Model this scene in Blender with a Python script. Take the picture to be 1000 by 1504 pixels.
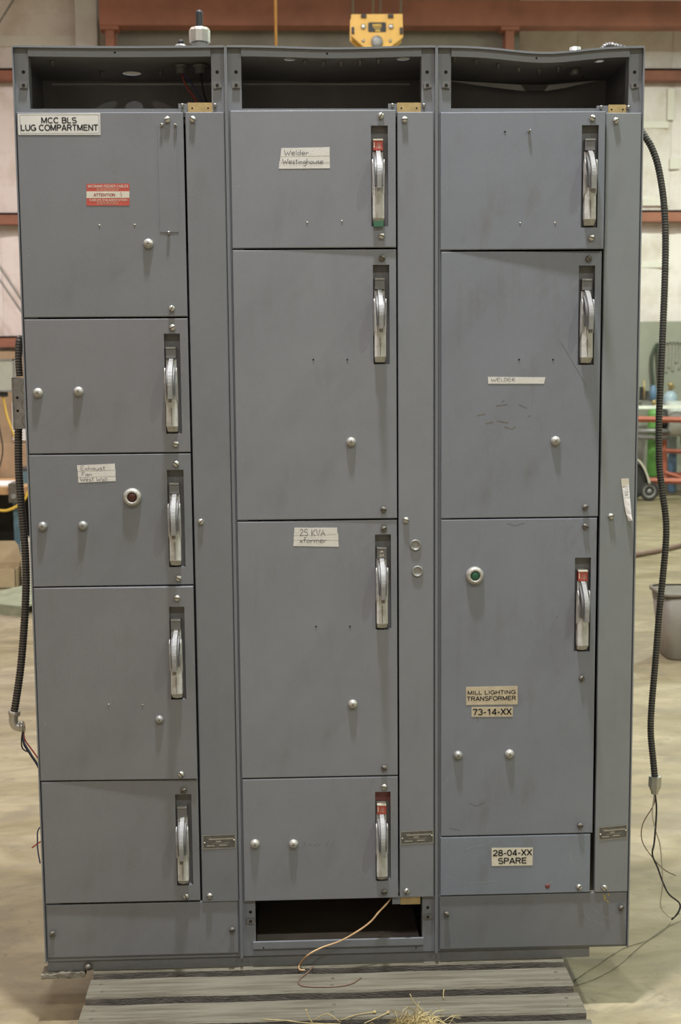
import bpy, math, random
from mathutils import Vector, Matrix
random.seed(7)
R = math.radians
for o in list(bpy.data.objects):
    bpy.data.objects.remove(o)
SC = bpy.context.scene
COL = SC.collection

# ------------------------------------------------------------------ camera
CAM = Vector((.648, -3.228, 1.708))
PITCH, YAW, ROLL, FPX = .1167, .0394, -.0085, 1897.
_f = Vector((math.sin(YAW)*math.cos(PITCH), math.cos(YAW)*math.cos(PITCH), -math.sin(PITCH)))
_r = Vector((math.cos(YAW), -math.sin(YAW), 0))
_u = _r.cross(_f)
CR = _r*math.cos(ROLL)+_u*math.sin(ROLL)
CU = -_r*math.sin(ROLL)+_u*math.cos(ROLL)
cd = bpy.data.cameras.new('camera')
cam = bpy.data.objects.new('camera', cd)
COL.objects.link(cam)
M = Matrix(((CR.x, CU.x, -_f.x, CAM.x), (CR.y, CU.y, -_f.y, CAM.y), (CR.z, CU.z, -_f.z, CAM.z), (0, 0, 0, 1)))
cam.matrix_world = M
cd.sensor_fit = 'HORIZONTAL'
cd.sensor_width = 15.6
cd.lens = FPX/1000*15.6
cd.clip_end = 200
cd.dof.use_dof = True
cd.dof.focus_distance = 3.27
cd.dof.aperture_fstop = 4.0
SC.camera = cam

# ------------------------------------------------------------------ world, lights, exposure
w = bpy.data.worlds.new('world')
SC.world = w
w.use_nodes = True
w.node_tree.nodes['Background'].inputs[0].default_value = (.9, .85, .75, 1)
w.node_tree.nodes['Background'].inputs[1].default_value = .02
SC.view_settings.view_transform = 'Standard'
SC.view_settings.look = 'None'
SC.view_settings.gamma = 1
SC.view_settings.use_curve_mapping = False
SC.view_settings.exposure = 0.14


def lamp(name, loc, power, col, size=.5):
    l = bpy.data.lights.new(name, 'AREA')
    l.shape = 'DISK'
    l.size = size
    l.energy = power
    l.color = col
    o = bpy.data.objects.new(name, l)
    o.location = loc
    COL.objects.link(o)
    return o


# high-bay lamps of the hall: a regular grid, mixed tube colours by column
WHITE, PINK, GREEN = (.96, .96, 1), (1, .83, .77), (.87, 1, .83)
for yy, zz, pw in ((-5.8, 7.0, (105, 160, 190)), (-.8, 7.0, (95, 440, 200)), (4.2, 7.0, (85, 150, 140)), (9.2, 5.8, (170, 150, 290))):
    for xx, cc, p_ in zip((-4.3, .72, 5.7), (PINK, WHITE, GREEN), pw):
        lamp('high_bay_light', (xx, yy, zz), p_, cc, .30)


# ------------------------------------------------------------------ pixel helpers (photo 1000 x 1504)
def ray(u, v):
    return _f+CR*((u-500)/FPX)+CU*((752-v)/FPX)


def PY(u, v, y=-.015):
    d = ray(u, v)
    return CAM+d*((y-CAM.y)/d.y)


def PZ(u, v, z=0.):
    d = ray(u, v)
    return CAM+d*((z-CAM.z)/d.z)


# ------------------------------------------------------------------ materials
MATS = {}


def nn(nt, t, **kw):
    n = nt.nodes.new(t)
    for k, v in kw.items():
        setattr(n, k, v)
    return n


def mat(name, col, rough=.5, metal=0., var=.12, scale=6., bump=0., bscale=60., col2=None, spec=.5, stretch=None, detail=6.,
        emit=None, lo=.35, hi=.7, alpha=None):
    """procedural paint/metal/wood: two colours mixed by noise, fine bump"""
    if name in MATS:
        return MATS[name]
    m = bpy.data.materials.new(name)
    m.use_nodes = True
    nt = m.node_tree
    b = nt.nodes['Principled BSDF']
    b.inputs['Roughness'].default_value = rough
    b.inputs['Metallic'].default_value = metal
    b.inputs['Specular IOR Level'].default_value = spec
    tc = nn(nt, 'ShaderNodeTexCoord')
    mp = nn(nt, 'ShaderNodeMapping')
    nt.links.new(tc.outputs['Object'], mp.inputs[0])
    if stretch:
        mp.inputs['Scale'].default_value = stretch
    nz = nn(nt, 'ShaderNodeTexNoise')
    nz.inputs['Scale'].default_value = scale
    nz.inputs['Detail'].default_value = detail
    nz.inputs['Roughness'].default_value = .6
    nt.links.new(mp.outputs[0], nz.inputs[0])
    rp = nn(nt, 'ShaderNodeValToRGB')
    rp.color_ramp.elements[0].position = lo
    rp.color_ramp.elements[1].position = hi
    c1 = tuple(max(0, c*(1-var)) for c in col)
    c2 = col2 if col2 else tuple(min(1, c*(1+var)) for c in col)
    if col2:
        c1 = col
    rp.color_ramp.elements[0].color = (*c1, 1)
    rp.color_ramp.elements[1].color = (*c2, 1)
    nt.links.new(nz.outputs[0], rp.inputs[0])
    nt.links.new(rp.outputs[0], b.inputs['Base Color'])
    if bump:
        n2 = nn(nt, 'ShaderNodeTexNoise')
        n2.inputs['Scale'].default_value = bscale
        n2.inputs['Detail'].default_value = 3
        nt.links.new(mp.outputs[0], n2.inputs[0])
        bp = nn(nt, 'ShaderNodeBump')
        bp.inputs['Strength'].default_value = bump
        bp.inputs['Distance'].default_value = .01
        nt.links.new(n2.outputs[0], bp.inputs['Height'])
        nt.links.new(bp.outputs[0], b.inputs['Normal'])
    if emit:
        b.inputs['Emission Color'].default_value = (*emit[:3], 1)
        b.inputs['Emission Strength'].default_value = emit[3]
    if alpha is not None:
        b.inputs['Alpha'].default_value = alpha
    MATS[name] = m
    return m


def paint(name, col, grime=.25, rust=.0):
    """enamel sheet-metal paint: broad tone drift, vertical runs of grime, small scuffs, orange-peel bump"""
    m = mat(name, col, rough=.42, var=.07, scale=3.2, bump=.06, bscale=420, spec=.4)
    nt = m.node_tree
    b = nt.nodes['Principled BSDF']
    src = b.inputs['Base Color'].links[0].from_socket
    tc = nn(nt, 'ShaderNodeTexCoord')
    mp = nn(nt, 'ShaderNodeMapping')
    mp.inputs['Scale'].default_value = (9, 9, 3.)
    nt.links.new(tc.outputs['Object'], mp.inputs[0])
    n = nn(nt, 'ShaderNodeTexNoise')
    n.inputs['Scale'].default_value = 1.6
    n.inputs['Detail'].default_value = 7
    n.inputs['Roughness'].default_value = .68
    nt.links.new(mp.outputs[0], n.inputs[0])
    r = nn(nt, 'ShaderNodeValToRGB')
    r.color_ramp.elements[0].position = .54
    r.color_ramp.elements[0].color = (0, 0, 0, 1)
    r.color_ramp.elements[1].position = .82
    r.color_ramp.elements[1].color = (grime, grime, grime, 1)
    nt.links.new(n.outputs[0], r.inputs[0])
    mx = nn(nt, 'ShaderNodeMix', data_type='RGBA')
    nt.links.new(r.outputs[0], mx.inputs['Factor'])
    nt.links.new(src, mx.inputs['A'])
    mx.inputs['B'].default_value = (.11, .095, .075, 1)
    n3 = nn(nt, 'ShaderNodeTexNoise')
    n3.inputs['Scale'].default_value = 85
    n3.inputs['Detail'].default_value = 3
    nt.links.new(tc.outputs['Object'], n3.inputs[0])
    r3 = nn(nt, 'ShaderNodeValToRGB')
    r3.color_ramp.elements[0].position = .73
    r3.color_ramp.elements[0].color = (0, 0, 0, 1)
    r3.color_ramp.elements[1].position = .78
    r3.color_ramp.elements[1].color = (.35, .35, .35, 1)
    nt.links.new(n3.outputs[0], r3.inputs[0])
    m3 = nn(nt, 'ShaderNodeMix', data_type='RGBA')
    nt.links.new(r3.outputs[0], m3.inputs['Factor'])
    nt.links.new(mx.outputs['Result'], m3.inputs['A'])
    m3.inputs['B'].default_value = (.42, .42, .40, 1)
    nt.links.new(m3.outputs['Result'], b.inputs['Base Color'])
    rr = nn(nt, 'ShaderNodeMapRange')
    rr.inputs['To Min'].default_value = .36
    rr.inputs['To Max'].default_value = .56
    nt.links.new(n.outputs[0], rr.inputs[0])
    nt.links.new(rr.outputs[0], b.inputs['Roughness'])
    return m


P_NEUT = paint('enamel_grey', (0.198, 0.2087, 0.2307))
P_SONE = paint('enamel_mid_grey', (0.1703, 0.1795, 0.1949))
P_WARM = paint('enamel_warm_grey', (0.1782, 0.1834, 0.1971), .3)
P_BLUE = paint('enamel_blue_grey', (0.1849, 0.1992, 0.2317), .45)
P_BLUE2 = paint('enamel_slate_blue', (0.1905, 0.213, 0.2552), .45)
P_GREEN = paint('enamel_green_grey', (0.2044, 0.22, 0.2327), .25)
P_FRAME = paint('enamel_frame_grey', (0.1833, 0.1941, 0.2129), .3)
P_KICK = paint('enamel_dull_slate', (.160, .168, .184), .35)
P_DARK = paint('enamel_slot_grey', (.155, .155, .158), .4)
INNER = mat('inside_dark', (.30, .29, .29), .85, 0, .12, 8, spec=.1)
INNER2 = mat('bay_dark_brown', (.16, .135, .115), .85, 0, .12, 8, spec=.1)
BLACK = mat('black_rubber', (.018, .018, .018), .6)
HOLE = mat('hole_black', (.008, .008, .008), .9)
ZINC = mat('zinc_plated_steel', (.50, .49, .45), .38, .75, .12, 30, .05, 200)
STEEL = mat('dull_steel', (.30, .30, .29), .5, .5, .2, 40, .1, 150)
DULLSC = mat('tarnished_screw', (.15, .135, .115), .5, .5, .25, 60)
CHROME = mat('bright_plug', (.42, .41, .38), .45, .35, .18, 160, .2, 300)
ALU = mat('worn_aluminium_lever', (.50, .50, .485), .55, .0, .16, 45, .08, 90, col2=(.36, .35, .32))
GRIP = mat('cast_metal_grip', (.25, .25, .245), .5, .12, .12, 50, .06, 120)
REDT = mat('red_indicator', (.42, .06, .045), .45, 0, .12, 60)
REDIN = mat('red_slot_paint', (.18, .055, .055), .5, 0, .3, 40)
GREENT = mat('green_indicator', (.06, .20, .13), .45, 0, .15, 60)
WHITEP = mat('white_label_plastic', (.60, .60, .57), .4, 0, .04, 30)
PAPER = mat('white_tape', (.62, .61, .58), .7, 0, .05, 40, .08, 300)
BEIGE = mat('aged_beige_label', (.50, .43, .31), .6, 0, .12, 50)
CREAM = mat('cream_label', (.60, .56, .47), .5, 0, .08, 40)
STRED = mat('warning_red', (.45, .075, .055), .5, 0, .08, 60)
INK = mat('black_ink', (.02, .02, .025), .6)
PENINK = mat('pen_ink', (.035, .037, .055), .7)
REDINK = mat('red_ink', (.33, .06, .05), .6)
BRASS = mat('brass_plate', (.44, .33, .16), .42, .45, .15, 35, .05, 120)
PLATE = mat('nameplate_metal', (.115, .112, .105), .4, .3, .2, 60)
PLATEL = mat('nameplate_light', (.34, .32, .27), .45, .2, .1, 60)
WOOD = mat('weathered_pine', (.195, .182, .138), .85, 0, .2, 5, .5, 40, col2=(.105, .092, .066), stretch=(.8, 14, 14), lo=.40, hi=.64)
WOODD = mat('pine_edge_shade', (.12, .108, .095), .9, 0, .3, 10, .4, 40, stretch=(2, 8, 8))  # darker wood: shadow on board edges and undersides put into the colour
MUD_SHADOW = mat('dried_mud_wire_shadow', (.22, .20, .16), .95, 0, .3, 25, .6, 60)  # mud on the foot plate, also colours the wire shadow strands
BASEM = mat('base_paint_worn', (.170, .175, .182), .55, .1, .2, 8, .15, 60, col2=(.12, .105, .088), lo=.5, hi=.85)
FLEX = mat('armoured_sheath', (.030, .029, .028), .5, .2, .2, 60)
FLEXR = mat('armoured_ridge_highlight', (.15, .143, .135), .4, .4, .2, 60)
LIPM = mat('lip_lit_grey', (.62, .62, .60), .5, .1, .1, 30)  # back flange as lit: the light on it put into a paler colour
CLIPM = mat('clip_steel', (.16, .155, .145), .5, .4, .2, 40)
COPPER = mat('tan_wire', (.50, .33, .17), .5, .1, .15, 60)
WIREB = mat('black_wire', (.03, .03, .035), .5)
WIREW = mat('white_wire', (.50, .45, .36), .5)
WIRER = mat('red_wire', (.42, .07, .06), .5)
WIREBL = mat('blue_wire', (.06, .08, .18), .5)
WIREBR = mat('brown_wire', (.17, .11, .08), .5)
LENSR = mat('dark_red_lens', (.06, .015, .012), .25)
LENSG = mat('dark_green_lens', (.02, .10, .055), .25)
REDOX = mat('red_oxide_primer', (.38, .155, .100), .7, 0, .18, 2.2, .15, 60, col2=(.25, .105, .07))
CAM_ = mat('cast_cam', (.12, .12, .115), .5, .2, .12, 50)
REDOXC = mat('cart_red_paint', (.42, .13, .085), .55, 0, .15, 5)
YELLOW = mat('crane_yellow', (.85, .50, .10), .45, 0, .08, 8)
ROPE = mat('wire_rope', (.16, .145, .12), .6, .4, .2, 80)
ORANGE = mat('orange_cord', (.55, .27, .06), .55)
YCORD = mat('yellow_cord', (.72, .46, .06), .5)
WHITEC = mat('white_column_paint', (.66, .63, .60), .6, 0, .08, 3)
PANEL = mat('grey_green_panel', (.30, .305, .25), .75, 0, .1, 2, .1, 30)
DOORG = mat('hall_door_grey', (.24, .225, .185), .7, 0, .15, 2, .1, 20)
BENCHW = mat('bench_wood', (.45, .27, .13), .6, 0, .2, 6, .1, 40, stretch=(1, 8, 8))
PLYW = mat('brown_plywood', (.40, .28, .18), .75, 0, .15, 4, .1, 30)
BLUEP = mat('bench_blue_paint', (.10, .17, .21), .55, 0, .15, 12)
SHEET = mat('white_paper', (.78, .77, .75), .7, 0, .03, 10)
CARDB = mat('cardboard', (.42, .33, .20), .8, 0, .1, 10)
DKSTEEL = mat('dark_steel', (.05, .048, .046), .6, .2, .25, 10)
GRNSTEEL = mat('pale_green_steel', (.29, .31, .22), .55, .1, .2, 10)
BINP = mat('bin_plastic', (.185, .165, .135), .55, 0, .12, 5, .08, 60)
GREENC = mat('cylinder_green', (.12, .30, .07), .45, 0, .15, 6)
BLUEC = mat('cylinder_blue', (.16, .27, .42), .45, 0, .15, 8)
PALEBL = mat('cylinder_pale_blue', (.36, .45, .52), .35, 0, .1, 8)
GREYT = mat('tank_grey', (.48, .50, .48), .5, 0, .08, 6)
WHITER = mat('white_rail', (.80, .84, .76), .4)
HOSEB = mat('brown_hose', (.22, .15, .12), .55, 0, .15, 20)
HOSEG = mat('green_black_hose', (.055, .075, .05), .6)
TIRE = mat('tyre_rubber', (.035, .034, .032), .8)
GLASS = mat('work_light_glass', (.50, .52, .44), .2, 0, .08, 6)
GRASS = mat('dry_straw', (.45, .36, .17), .8, 0, .3, 40)


# insulation facing: cream foil, wrinkles and water stains
INSUL = mat('insulation_facing', (.87, .805, .785), .7, 0, .1, 2.4, .9, 7, col2=(.56, .46, .36), lo=.46, hi=.82, detail=9)
TAPE = mat('facing_tape', (.82, .79, .72), .6, 0, .05, 3, .2, 8)
SIDEW = mat('hall_wall_paint', (.55, .50, .42), .8, 0, .1, 1)
CEILM = mat('roof_lining', (.55, .52, .46), .8, 0, .08, 1)


def floor_mat():
    m = bpy.data.materials.new('polished_concrete')
    m.use_nodes = True
    nt = m.node_tree
    b = nt.nodes['Principled BSDF']
    tc = nn(nt, 'ShaderNodeTexCoord')

    def noise(scale, det, sc=(1, 1, 1), dist=0.):
        mp = nn(nt, 'ShaderNodeMapping')
        mp.inputs['Scale'].default_value = sc
        nt.links.new(tc.outputs['Object'], mp.inputs[0])
        n = nn(nt, 'ShaderNodeTexNoise')
        n.inputs['Scale'].default_value = scale
        n.inputs['Detail'].default_value = det
        n.inputs['Roughness'].default_value = .62
        n.inputs['Distortion'].default_value = dist
        nt.links.new(mp.outputs[0], n.inputs[0])
        return n

    def ramp(src, a, ca, c, cc):
        r = nn(nt, 'ShaderNodeValToRGB')
        r.color_ramp.elements[0].position = a
        r.color_ramp.elements[0].color = (*ca, 1)
        r.color_ramp.elements[1].position = c
        r.color_ramp.elements[1].color = (*cc, 1)
        nt.links.new(src.outputs[0], r.inputs[0])
        return r

    def mix(f, a, bcol):
        x = nn(nt, 'ShaderNodeMix', data_type='RGBA')
        nt.links.new(f.outputs[0], x.inputs['Factor'])
        nt.links.new(a, x.inputs['A'])
        x.inputs['B'].default_value = (*bcol, 1)
        return x.outputs['Result']
    base = ramp(noise(1.7, 10, (.7, 1.5, 1), 1.0), .36, (.195, .157, .082), .66, (.375, .315, .205))
    c = mix(ramp(noise(.55, 5, (1, 1, 1), .8), .5, (0, 0, 0), .7, (.55, .55, .55)), base.outputs[0], (.30, .250, .205))
    c = mix(ramp(noise(4, 9, (.8, 1.5, 1), 1.4), .46, (0, 0, 0), .66, (.6, .6, .6)), c, (.165, .140, .098))
    c = mix(ramp(noise(22, 6), .60, (0, 0, 0), .72, (.7, .7, .7)), c, (.14, .115, .08))
    nt.links.new(c, b.inputs['Base Color'])
    rr = nn(nt, 'ShaderNodeMapRange')
    rr.inputs['To Min'].default_value = .34
    rr.inputs['To Max'].default_value = .62
    nt.links.new(noise(2.2, 5).outputs[0], rr.inputs[0])
    nt.links.new(rr.outputs[0], b.inputs['Roughness'])
    b.inputs['Specular IOR Level'].default_value = .4
    bp = nn(nt, 'ShaderNodeBump')
    bp.inputs['Strength'].default_value = .12
    bp.inputs['Distance'].default_value = .01
    nt.links.new(noise(40, 4).outputs[0], bp.inputs['Height'])
    nt.links.new(bp.outputs[0], b.inputs['Normal'])
    return m


FLOORM = floor_mat()

# ------------------------------------------------------------------ mesh builder
ORG = {}


class MB:
    def __init__(s):
        s.v, s.f, s.m, s.sm, s.mats = [], [], [], [], []

    def mi(s, m):
        if m not in s.mats:
            s.mats.append(m)
        return s.mats.index(m)

    def add(s, vs, fs, m, smooth=False):
        n = len(s.v)
        s.v += [Vector(p) for p in vs]
        k = s.mi(m)
        for f in fs:
            s.f.append([n+i for i in f])
            s.m.append(k)
            s.sm.append(smooth)
        return s

    def box(s, a, b, m, xf=None, bev=0.):
        (x0, y0, z0), (x1, y1, z1) = a, b
        vs = [(x0, y0, z0), (x1, y0, z0), (x1, y1, z0), (x0, y1, z0), (x0, y0, z1), (x1, y0, z1), (x1, y1, z1), (x0, y1, z1)]
        if xf:
            vs = [xf @ Vector(p) for p in vs]
        return s.add(vs, [(0, 3, 2, 1), (4, 5, 6, 7), (0, 1, 5, 4), (1, 2, 6, 5), (2, 3, 7, 6), (3, 0, 4, 7)], m)

    def tube(s, path, r, m, n=8, cap=True, smooth=True, m2=None):
        """path of points, r a number or a list"""
        P = [Vector(p) for p in path]
        k = len(P)
        rs = r if isinstance(r, (list, tuple)) else [r]*k
        T = []
        for i in range(k):
            t = P[min(i+1, k-1)]-P[max(i-1, 0)]
            T.append(t.normalized() if t.length > 1e-9 else Vector((0, 0, 1)))
        a = Vector((0, 0, 1)) if abs(T[0].z) < .9 else Vector((1, 0, 0))
        nx = T[0].cross(a).normalized()
        vs = []
        for i in range(k):
            nx = (nx-T[i]*nx.dot(T[i])).normalized()
            ny = T[i].cross(nx)
            for j in range(n):
                an = 2*math.pi*j/n
                vs.append(P[i]+nx*(rs[i]*math.cos(an))+ny*(rs[i]*math.sin(an)))
        base = len(s.v)
        s.v += vs
        k1 = s.mi(m)
        k2 = s.mi(m2) if m2 else k1
        for i in range(k-1):
            kk = k2 if (m2 and max(rs[i], rs[i+1]) > sum(rs)/k) else k1
            for j in range(n):
                s.f.append([base+i*n+j, base+i*n+(j+1) % n, base+(i+1)*n+(j+1) % n, base+(i+1)*n+j])
                s.m.append(kk)
                s.sm.append(smooth)
        if cap:
            s.f.append([base+j for j in range(n)][::-1])
            s.f.append([base+(k-1)*n+j for j in range(n)])
            s.m += [k1, k1]
            s.sm += [False, False]
        return s

    def cyl(s, a, b, r, m, n=16, r2=None, smooth=True):
        return s.tube([a, b], [r, r if r2 is None else r2], m, n, True, smooth)

    def lathe(s, c, prof, m, n=16, axis='y', smooth=True):
        """prof = [(radius, offset along axis)...]; ends closed"""
        c = Vector(c)
        vs = []
        for (r, h) in prof:
            for j in range(n):
                an = 2*math.pi*j/n
                if axis == 'y':
                    vs.append(c+Vector((r*math.cos(an), h, r*math.sin(an))))
                elif axis == 'z':
                    vs.append(c+Vector((r*math.cos(an), r*math.sin(an), h)))
                else:
                    vs.append(c+Vector((h, r*math.cos(an), r*math.sin(an))))
        fs = []
        k = len(prof)
        for i in range(k-1):
            for j in range(n):
                fs.append((i*n+j, i*n+(j+1) % n, (i+1)*n+(j+1) % n, (i+1)*n+j))
        fs.append(tuple(range(n))[::-1])
        fs.append(tuple((k-1)*n+j for j in range(n)))
        return s.add(vs, fs, m, smooth)

    def prism(s, pts, d, m, smooth=False):
        """flat polygon (list of 3-D points) swept by vector d"""
        d = Vector(d)
        P = [Vector(p) for p in pts]
        k = len(P)
        fs = [tuple(range(k))[::-1], tuple(k+i for i in range(k))]
        fs += [(i, (i+1) % k, k+(i+1) % k, k+i) for i in range(k)]
        return s.add(P+[p+d for p in P], fs, m, smooth)

    def ribbon(s, pts, wd, m, nrm=(0, -1, 0)):
        """flat stroke of given width along a polyline facing nrm"""
        P = [Vector(p) for p in pts]
        nrm = Vector(nrm)
        L, Q = [], []
        for i in range(len(P)):
            t = (P[min(i+1, len(P)-1)]-P[max(i-1, 0)]).normalized()
            sd = t.cross(nrm).normalized()*wd/2
            L.append(P[i]+sd)
            Q.append(P[i]-sd)
        k = len(P)
        return s.add(L+Q, [(i, i+1, k+i+1, k+i) for i in range(k-1)], m)

    def build(s, name, parent=None, origin=None):
        o = None
        if origin is None:
            origin = ORG[parent.name] if parent else Vector((0, 0, 0))
        origin = Vector(origin)
        me = bpy.data.meshes.new(name)
        me.from_pydata([tuple(p-origin) for p in s.v], [], s.f)
        for m in s.mats:
            me.materials.append(m)
        me.polygons.foreach_set('material_index', s.m)
        me.polygons.foreach_set('use_smooth', s.sm)
        assert all(i < len(s.v) for f in s.f for i in f), name
        me.update()
        # consistent outward normals
        import bmesh
        bm = bmesh.new()
        bm.from_mesh(me)
        bmesh.ops.recalc_face_normals(bm, faces=bm.faces)
        bm.to_mesh(me)
        bm.free()
        return link(name, me, parent, origin)


def link(name, me, parent=None, origin=(0, 0, 0)):
    o = bpy.data.objects.new(name, me)
    COL.objects.link(o)
    origin = Vector(origin)
    if parent:
        o.parent = parent
        o.location = origin-ORG[parent.name]
    else:
        o.location = origin
    ORG[o.name] = origin
    return o


def tag(o, label=None, cat=None, group=None, kind=None):
    if label:
        o['label'] = label
    if cat:
        o['category'] = cat
    if group:
        o['group'] = group
    if kind:
        o['kind'] = kind
    return o


def thing(name, loc, label, cat, group=None):
    return tag(link(name, None, None, loc), label, cat, group)


def spline(pts, n=8):
    """Catmull-Rom through the points"""
    P = [Vector(p) for p in pts]
    P = [P[0]*2-P[1]]+P+[P[-1]*2-P[-2]]
    out = []
    for i in range(1, len(P)-2):
        a, b, c, d = P[i-1:i+3]
        for k in range(n):
            t = k/n
            out.append(.5*((2*b)+(c-a)*t+(2*a-5*b+4*c-d)*t*t+(3*b-a-3*c+d)*t**3))
    out.append(P[-2])
    return out


def resample(P, step):
    out = [P[0].copy()]
    acc = 0.
    for a, b in zip(P[:-1], P[1:]):
        L = (b-a).length
        while acc+L >= step:
            t = (step-acc)/L
            a = a.lerp(b, t)
            out.append(a.copy())
            L = (b-a).length
            acc = 0.
        acc += L
    return out


def flex(mb, pts, r=.0125, step=.0036, n=10):
    """ribbed armoured conduit: radius alternates ring by ring"""
    P = resample(spline(pts, 14), step)
    rs = [r*(1.0 if (i % 2) else .80) for i in range(len(P))]
    base = len(mb.v)
    mb.tube(P, rs, FLEX, n, True, True)
    # paint highlights into the crest colour: faces next to crest ring on one side
    k = mb.mi(FLEXR)
    nf = len(P)-1
    st = len(mb.f)-2-nf*n
    for i in range(nf):
        if i % 2 == 1:
            for j in range(n):
                mb.m[st+i*n+j] = k
    return mb


# ------------------------------------------------------------------ room
def struct(mb, name, parent=None, origin=None):
    o = mb.build(name, parent, origin)
    if not parent:
        o['kind'] = 'structure'
    return o


WX0, WX1, WY0, WY1, WZ = -9., 13., -9., 13.5, 9.
struct(MB().box((WX0, WY0, -.1), (WX1, WY1+.2, 0), FLOORM), 'floor')
struct(MB().box((WX0, WY0, WZ), (WX1, WY1+.2, WZ+.1), CEILM), 'ceiling')
struct(MB().box((WX0-.1, WY0, 0), (WX0, WY1+.2, WZ), SIDEW), 'wall_left')
struct(MB().box((WX1, WY0, 0), (WX1+.1, WY1+.2, WZ), SIDEW), 'wall_right')
struct(MB().box((WX0, WY0-.1, 0), (WX1, WY0, WZ), SIDEW), 'wall_front')
wall = struct(MB().box((WX0, WY1+.06, 0), (WX1, WY1+.2, WZ), INSUL), 'wall_back')
GIRT = [1.98, 3.5, 5.24, 6.98, 8.6]
# quilted insulation panels between the girts
PW = 1.22
pan_mesh = {}


def pan(h, var):
    key = (round(h, 2), var)
    if key in pan_mesh:
        return pan_mesh[key]
    rnd = random.Random(int(h*100)+var*17)
    nx, nz = 8, 8
    vs, fs = [], []
    for j in range(nz+1):
        for i in range(nx+1):
            a, b = i/nx, j/nz
            e = min(a, 1-a, .5)*min(b, 1-b, .5)
            d = -.055*min(1, e*9)**.5+rnd.uniform(-.008, .008)*(e > 0)
            vs.append((a*(PW-.012)-PW/2+.006, d, b*h))
    for j in range(nz):
        for i in range(nx):
            k = j*(nx+1)+i
            fs.append((k, k+1, k+nx+2, k+nx+1))
    me = bpy.data.meshes.new('insulation_panel')
    me.from_pydata(vs, [], fs)
    me.materials.append(INSUL)
    for p in me.polygons:
        p.use_smooth = True
    pan_mesh[key] = me
    return me


lev = [0.]+GIRT+[9.]
X0P = 5.58-PW*12
for r in range(len(lev)-1):
    z0, z1 = lev[r]+(.0 if r == 0 else .04), lev[r+1]-.04
    for c in range(18):
        xc = X0P+PW*(c+.5)
        if WX0+PW/2 < xc < WX1-PW/2:
            link('insulation_panel', pan(z1-z0, (c+r) % 3), wall, (xc, WY1+.055, z0))
# white tape patches on the facing
for (u0, v0, u1, v1) in [(980, 130, 991, 176), (984, 232, 999, 248), (944, 178, 982, 188), (944, 292, 982, 302), (943, 384, 984, 393), (0, 52, 112, 68)]:
    a, b = PY(u0, v1, WY1-.01), PY(u1, v0, WY1-.01)
    MB().box((a.x, WY1-.006, a.z), (b.x, WY1+.03, b.z), TAPE).build('facing_tape', wall)
k = 0
for z in GIRT:
    k += 1
    mb = MB()
    mb.box((WX0+.1, WY1-.19, z+.045), (WX1-.1, WY1-.0, z+.07), REDOX)
    mb.box((WX0+.1, WY1-.19, z-.07), (WX1-.1, WY1-.17, z+.07), REDOX)
    mb.box((WX0+.1, WY1-.16, z-.07), (WX1-.1, WY1-.0, z-.055), REDOX)
    struct(mb, 'trim_%d' % k)
# header beam of the tall hall door with its posts
mb = MB()
mb.box((-1.5, 12.5, 5.62), (10., 12.53, 5.91), REDOX)
mb.box((-1.5, 12.53, 5.62), (10., 12.75, 5.64), REDOX)
mb.box((-1.5, 12.53, 5.89), (10., 12.75, 5.91), REDOX)
struct(mb, 'trim_6')
for (x, kk) in ((-1.39, 7), (3.33, 8)):
    mb = MB()
    mb.box((x-.05, 12.56, 0), (x+.05, 12.6, 5.62), REDOX)
    mb.box((x-.012, 12.6, 0), (x+.012, 12.74, 5.62), REDOX)
    mb.box((x-.05, 12.74, 0), (x+.05, 12.77, 5.62), REDOX)
    mb.box((x-.11, 12.52, 5.58), (x+.11, 12.72, 5.62), REDOX)
    struct(mb, 'trim_%d' % kk)
d1 = struct(MB().box((-1.33, 12.9, 0), (3.5, 12.95, 6.4), DOORG), 'door_1')
for i in range(12):
    MB().box((-1.33, 12.86, .02+i*.53), (3.5, 12.91, .02+i*.53+.515), DOORG).build('door_panel', d1)
# white column
mb = MB()
mb.box((-1.86, 13.02, 0), (-1.60, 13.05, WZ), WHITEC)
mb.box((-1.74, 13.05, 0), (-1.72, 13.22, WZ), WHITEC)
mb.box((-1.86, 13.22, 0), (-1.60, 13.25, WZ), WHITEC)
struct(mb, 'trim_9')
# grey-green board wainscot right
wb = MB()
struct(wb.box((3.6, WY1-.24, 0), (12.9, WY1-.2, 2.17), PANEL), 'trim_10')

# diagonal bracing rods
for (a, b, nm) in [((-60, 303), (90, 529), 'upper of two thin bracing rods slanting down behind cabinet at left'),
                   ((-60, 325), (90, 543), 'lower of two thin bracing rods slanting down behind cabinet at left'),
                   ((-30, 80), (38, -30), 'thin bracing rod slanting up across top left corner')]:
    p, q = PY(*a, 13.2), PY(*b, 13.2)
    o = MB().cyl(p, q, .011, STEEL, 8).build('bracing_rod', None, p)
    tag(o, nm, 'rod', 'wall bracing rods')

# ------------------------------------------------------------------ small hardware meshes shared by copies


def mesh_of(mb, name):
    me = bpy.data.meshes.new(name)
    me.from_pydata([tuple(p) for p in mb.v], [], mb.f)
    for m in mb.mats:
        me.materials.append(m)
    me.polygons.foreach_set('material_index', mb.m)
    me.polygons.foreach_set('use_smooth', mb.sm)
    import bmesh
    bm = bmesh.new()
    bm.from_mesh(me)
    bmesh.ops.recalc_face_normals(bm, faces=bm.faces)
    bm.to_mesh(me)
    bm.free()
    return me


def screw_mesh(m, r=.0078):
    mb = MB()
    mb.lathe((0, 0, 0), [(r*.7, .004), (r*.7, -.002), (r, -.002), (r, -.005), (r*.8, -.0078), (r*.35, -.0088)], m, 16)
    mb.box((-r*.92, -.0093, -.0009), (r*.92, -.005, .0009), HOLE)
    return mesh_of(mb, 'slotted_screw')


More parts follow.
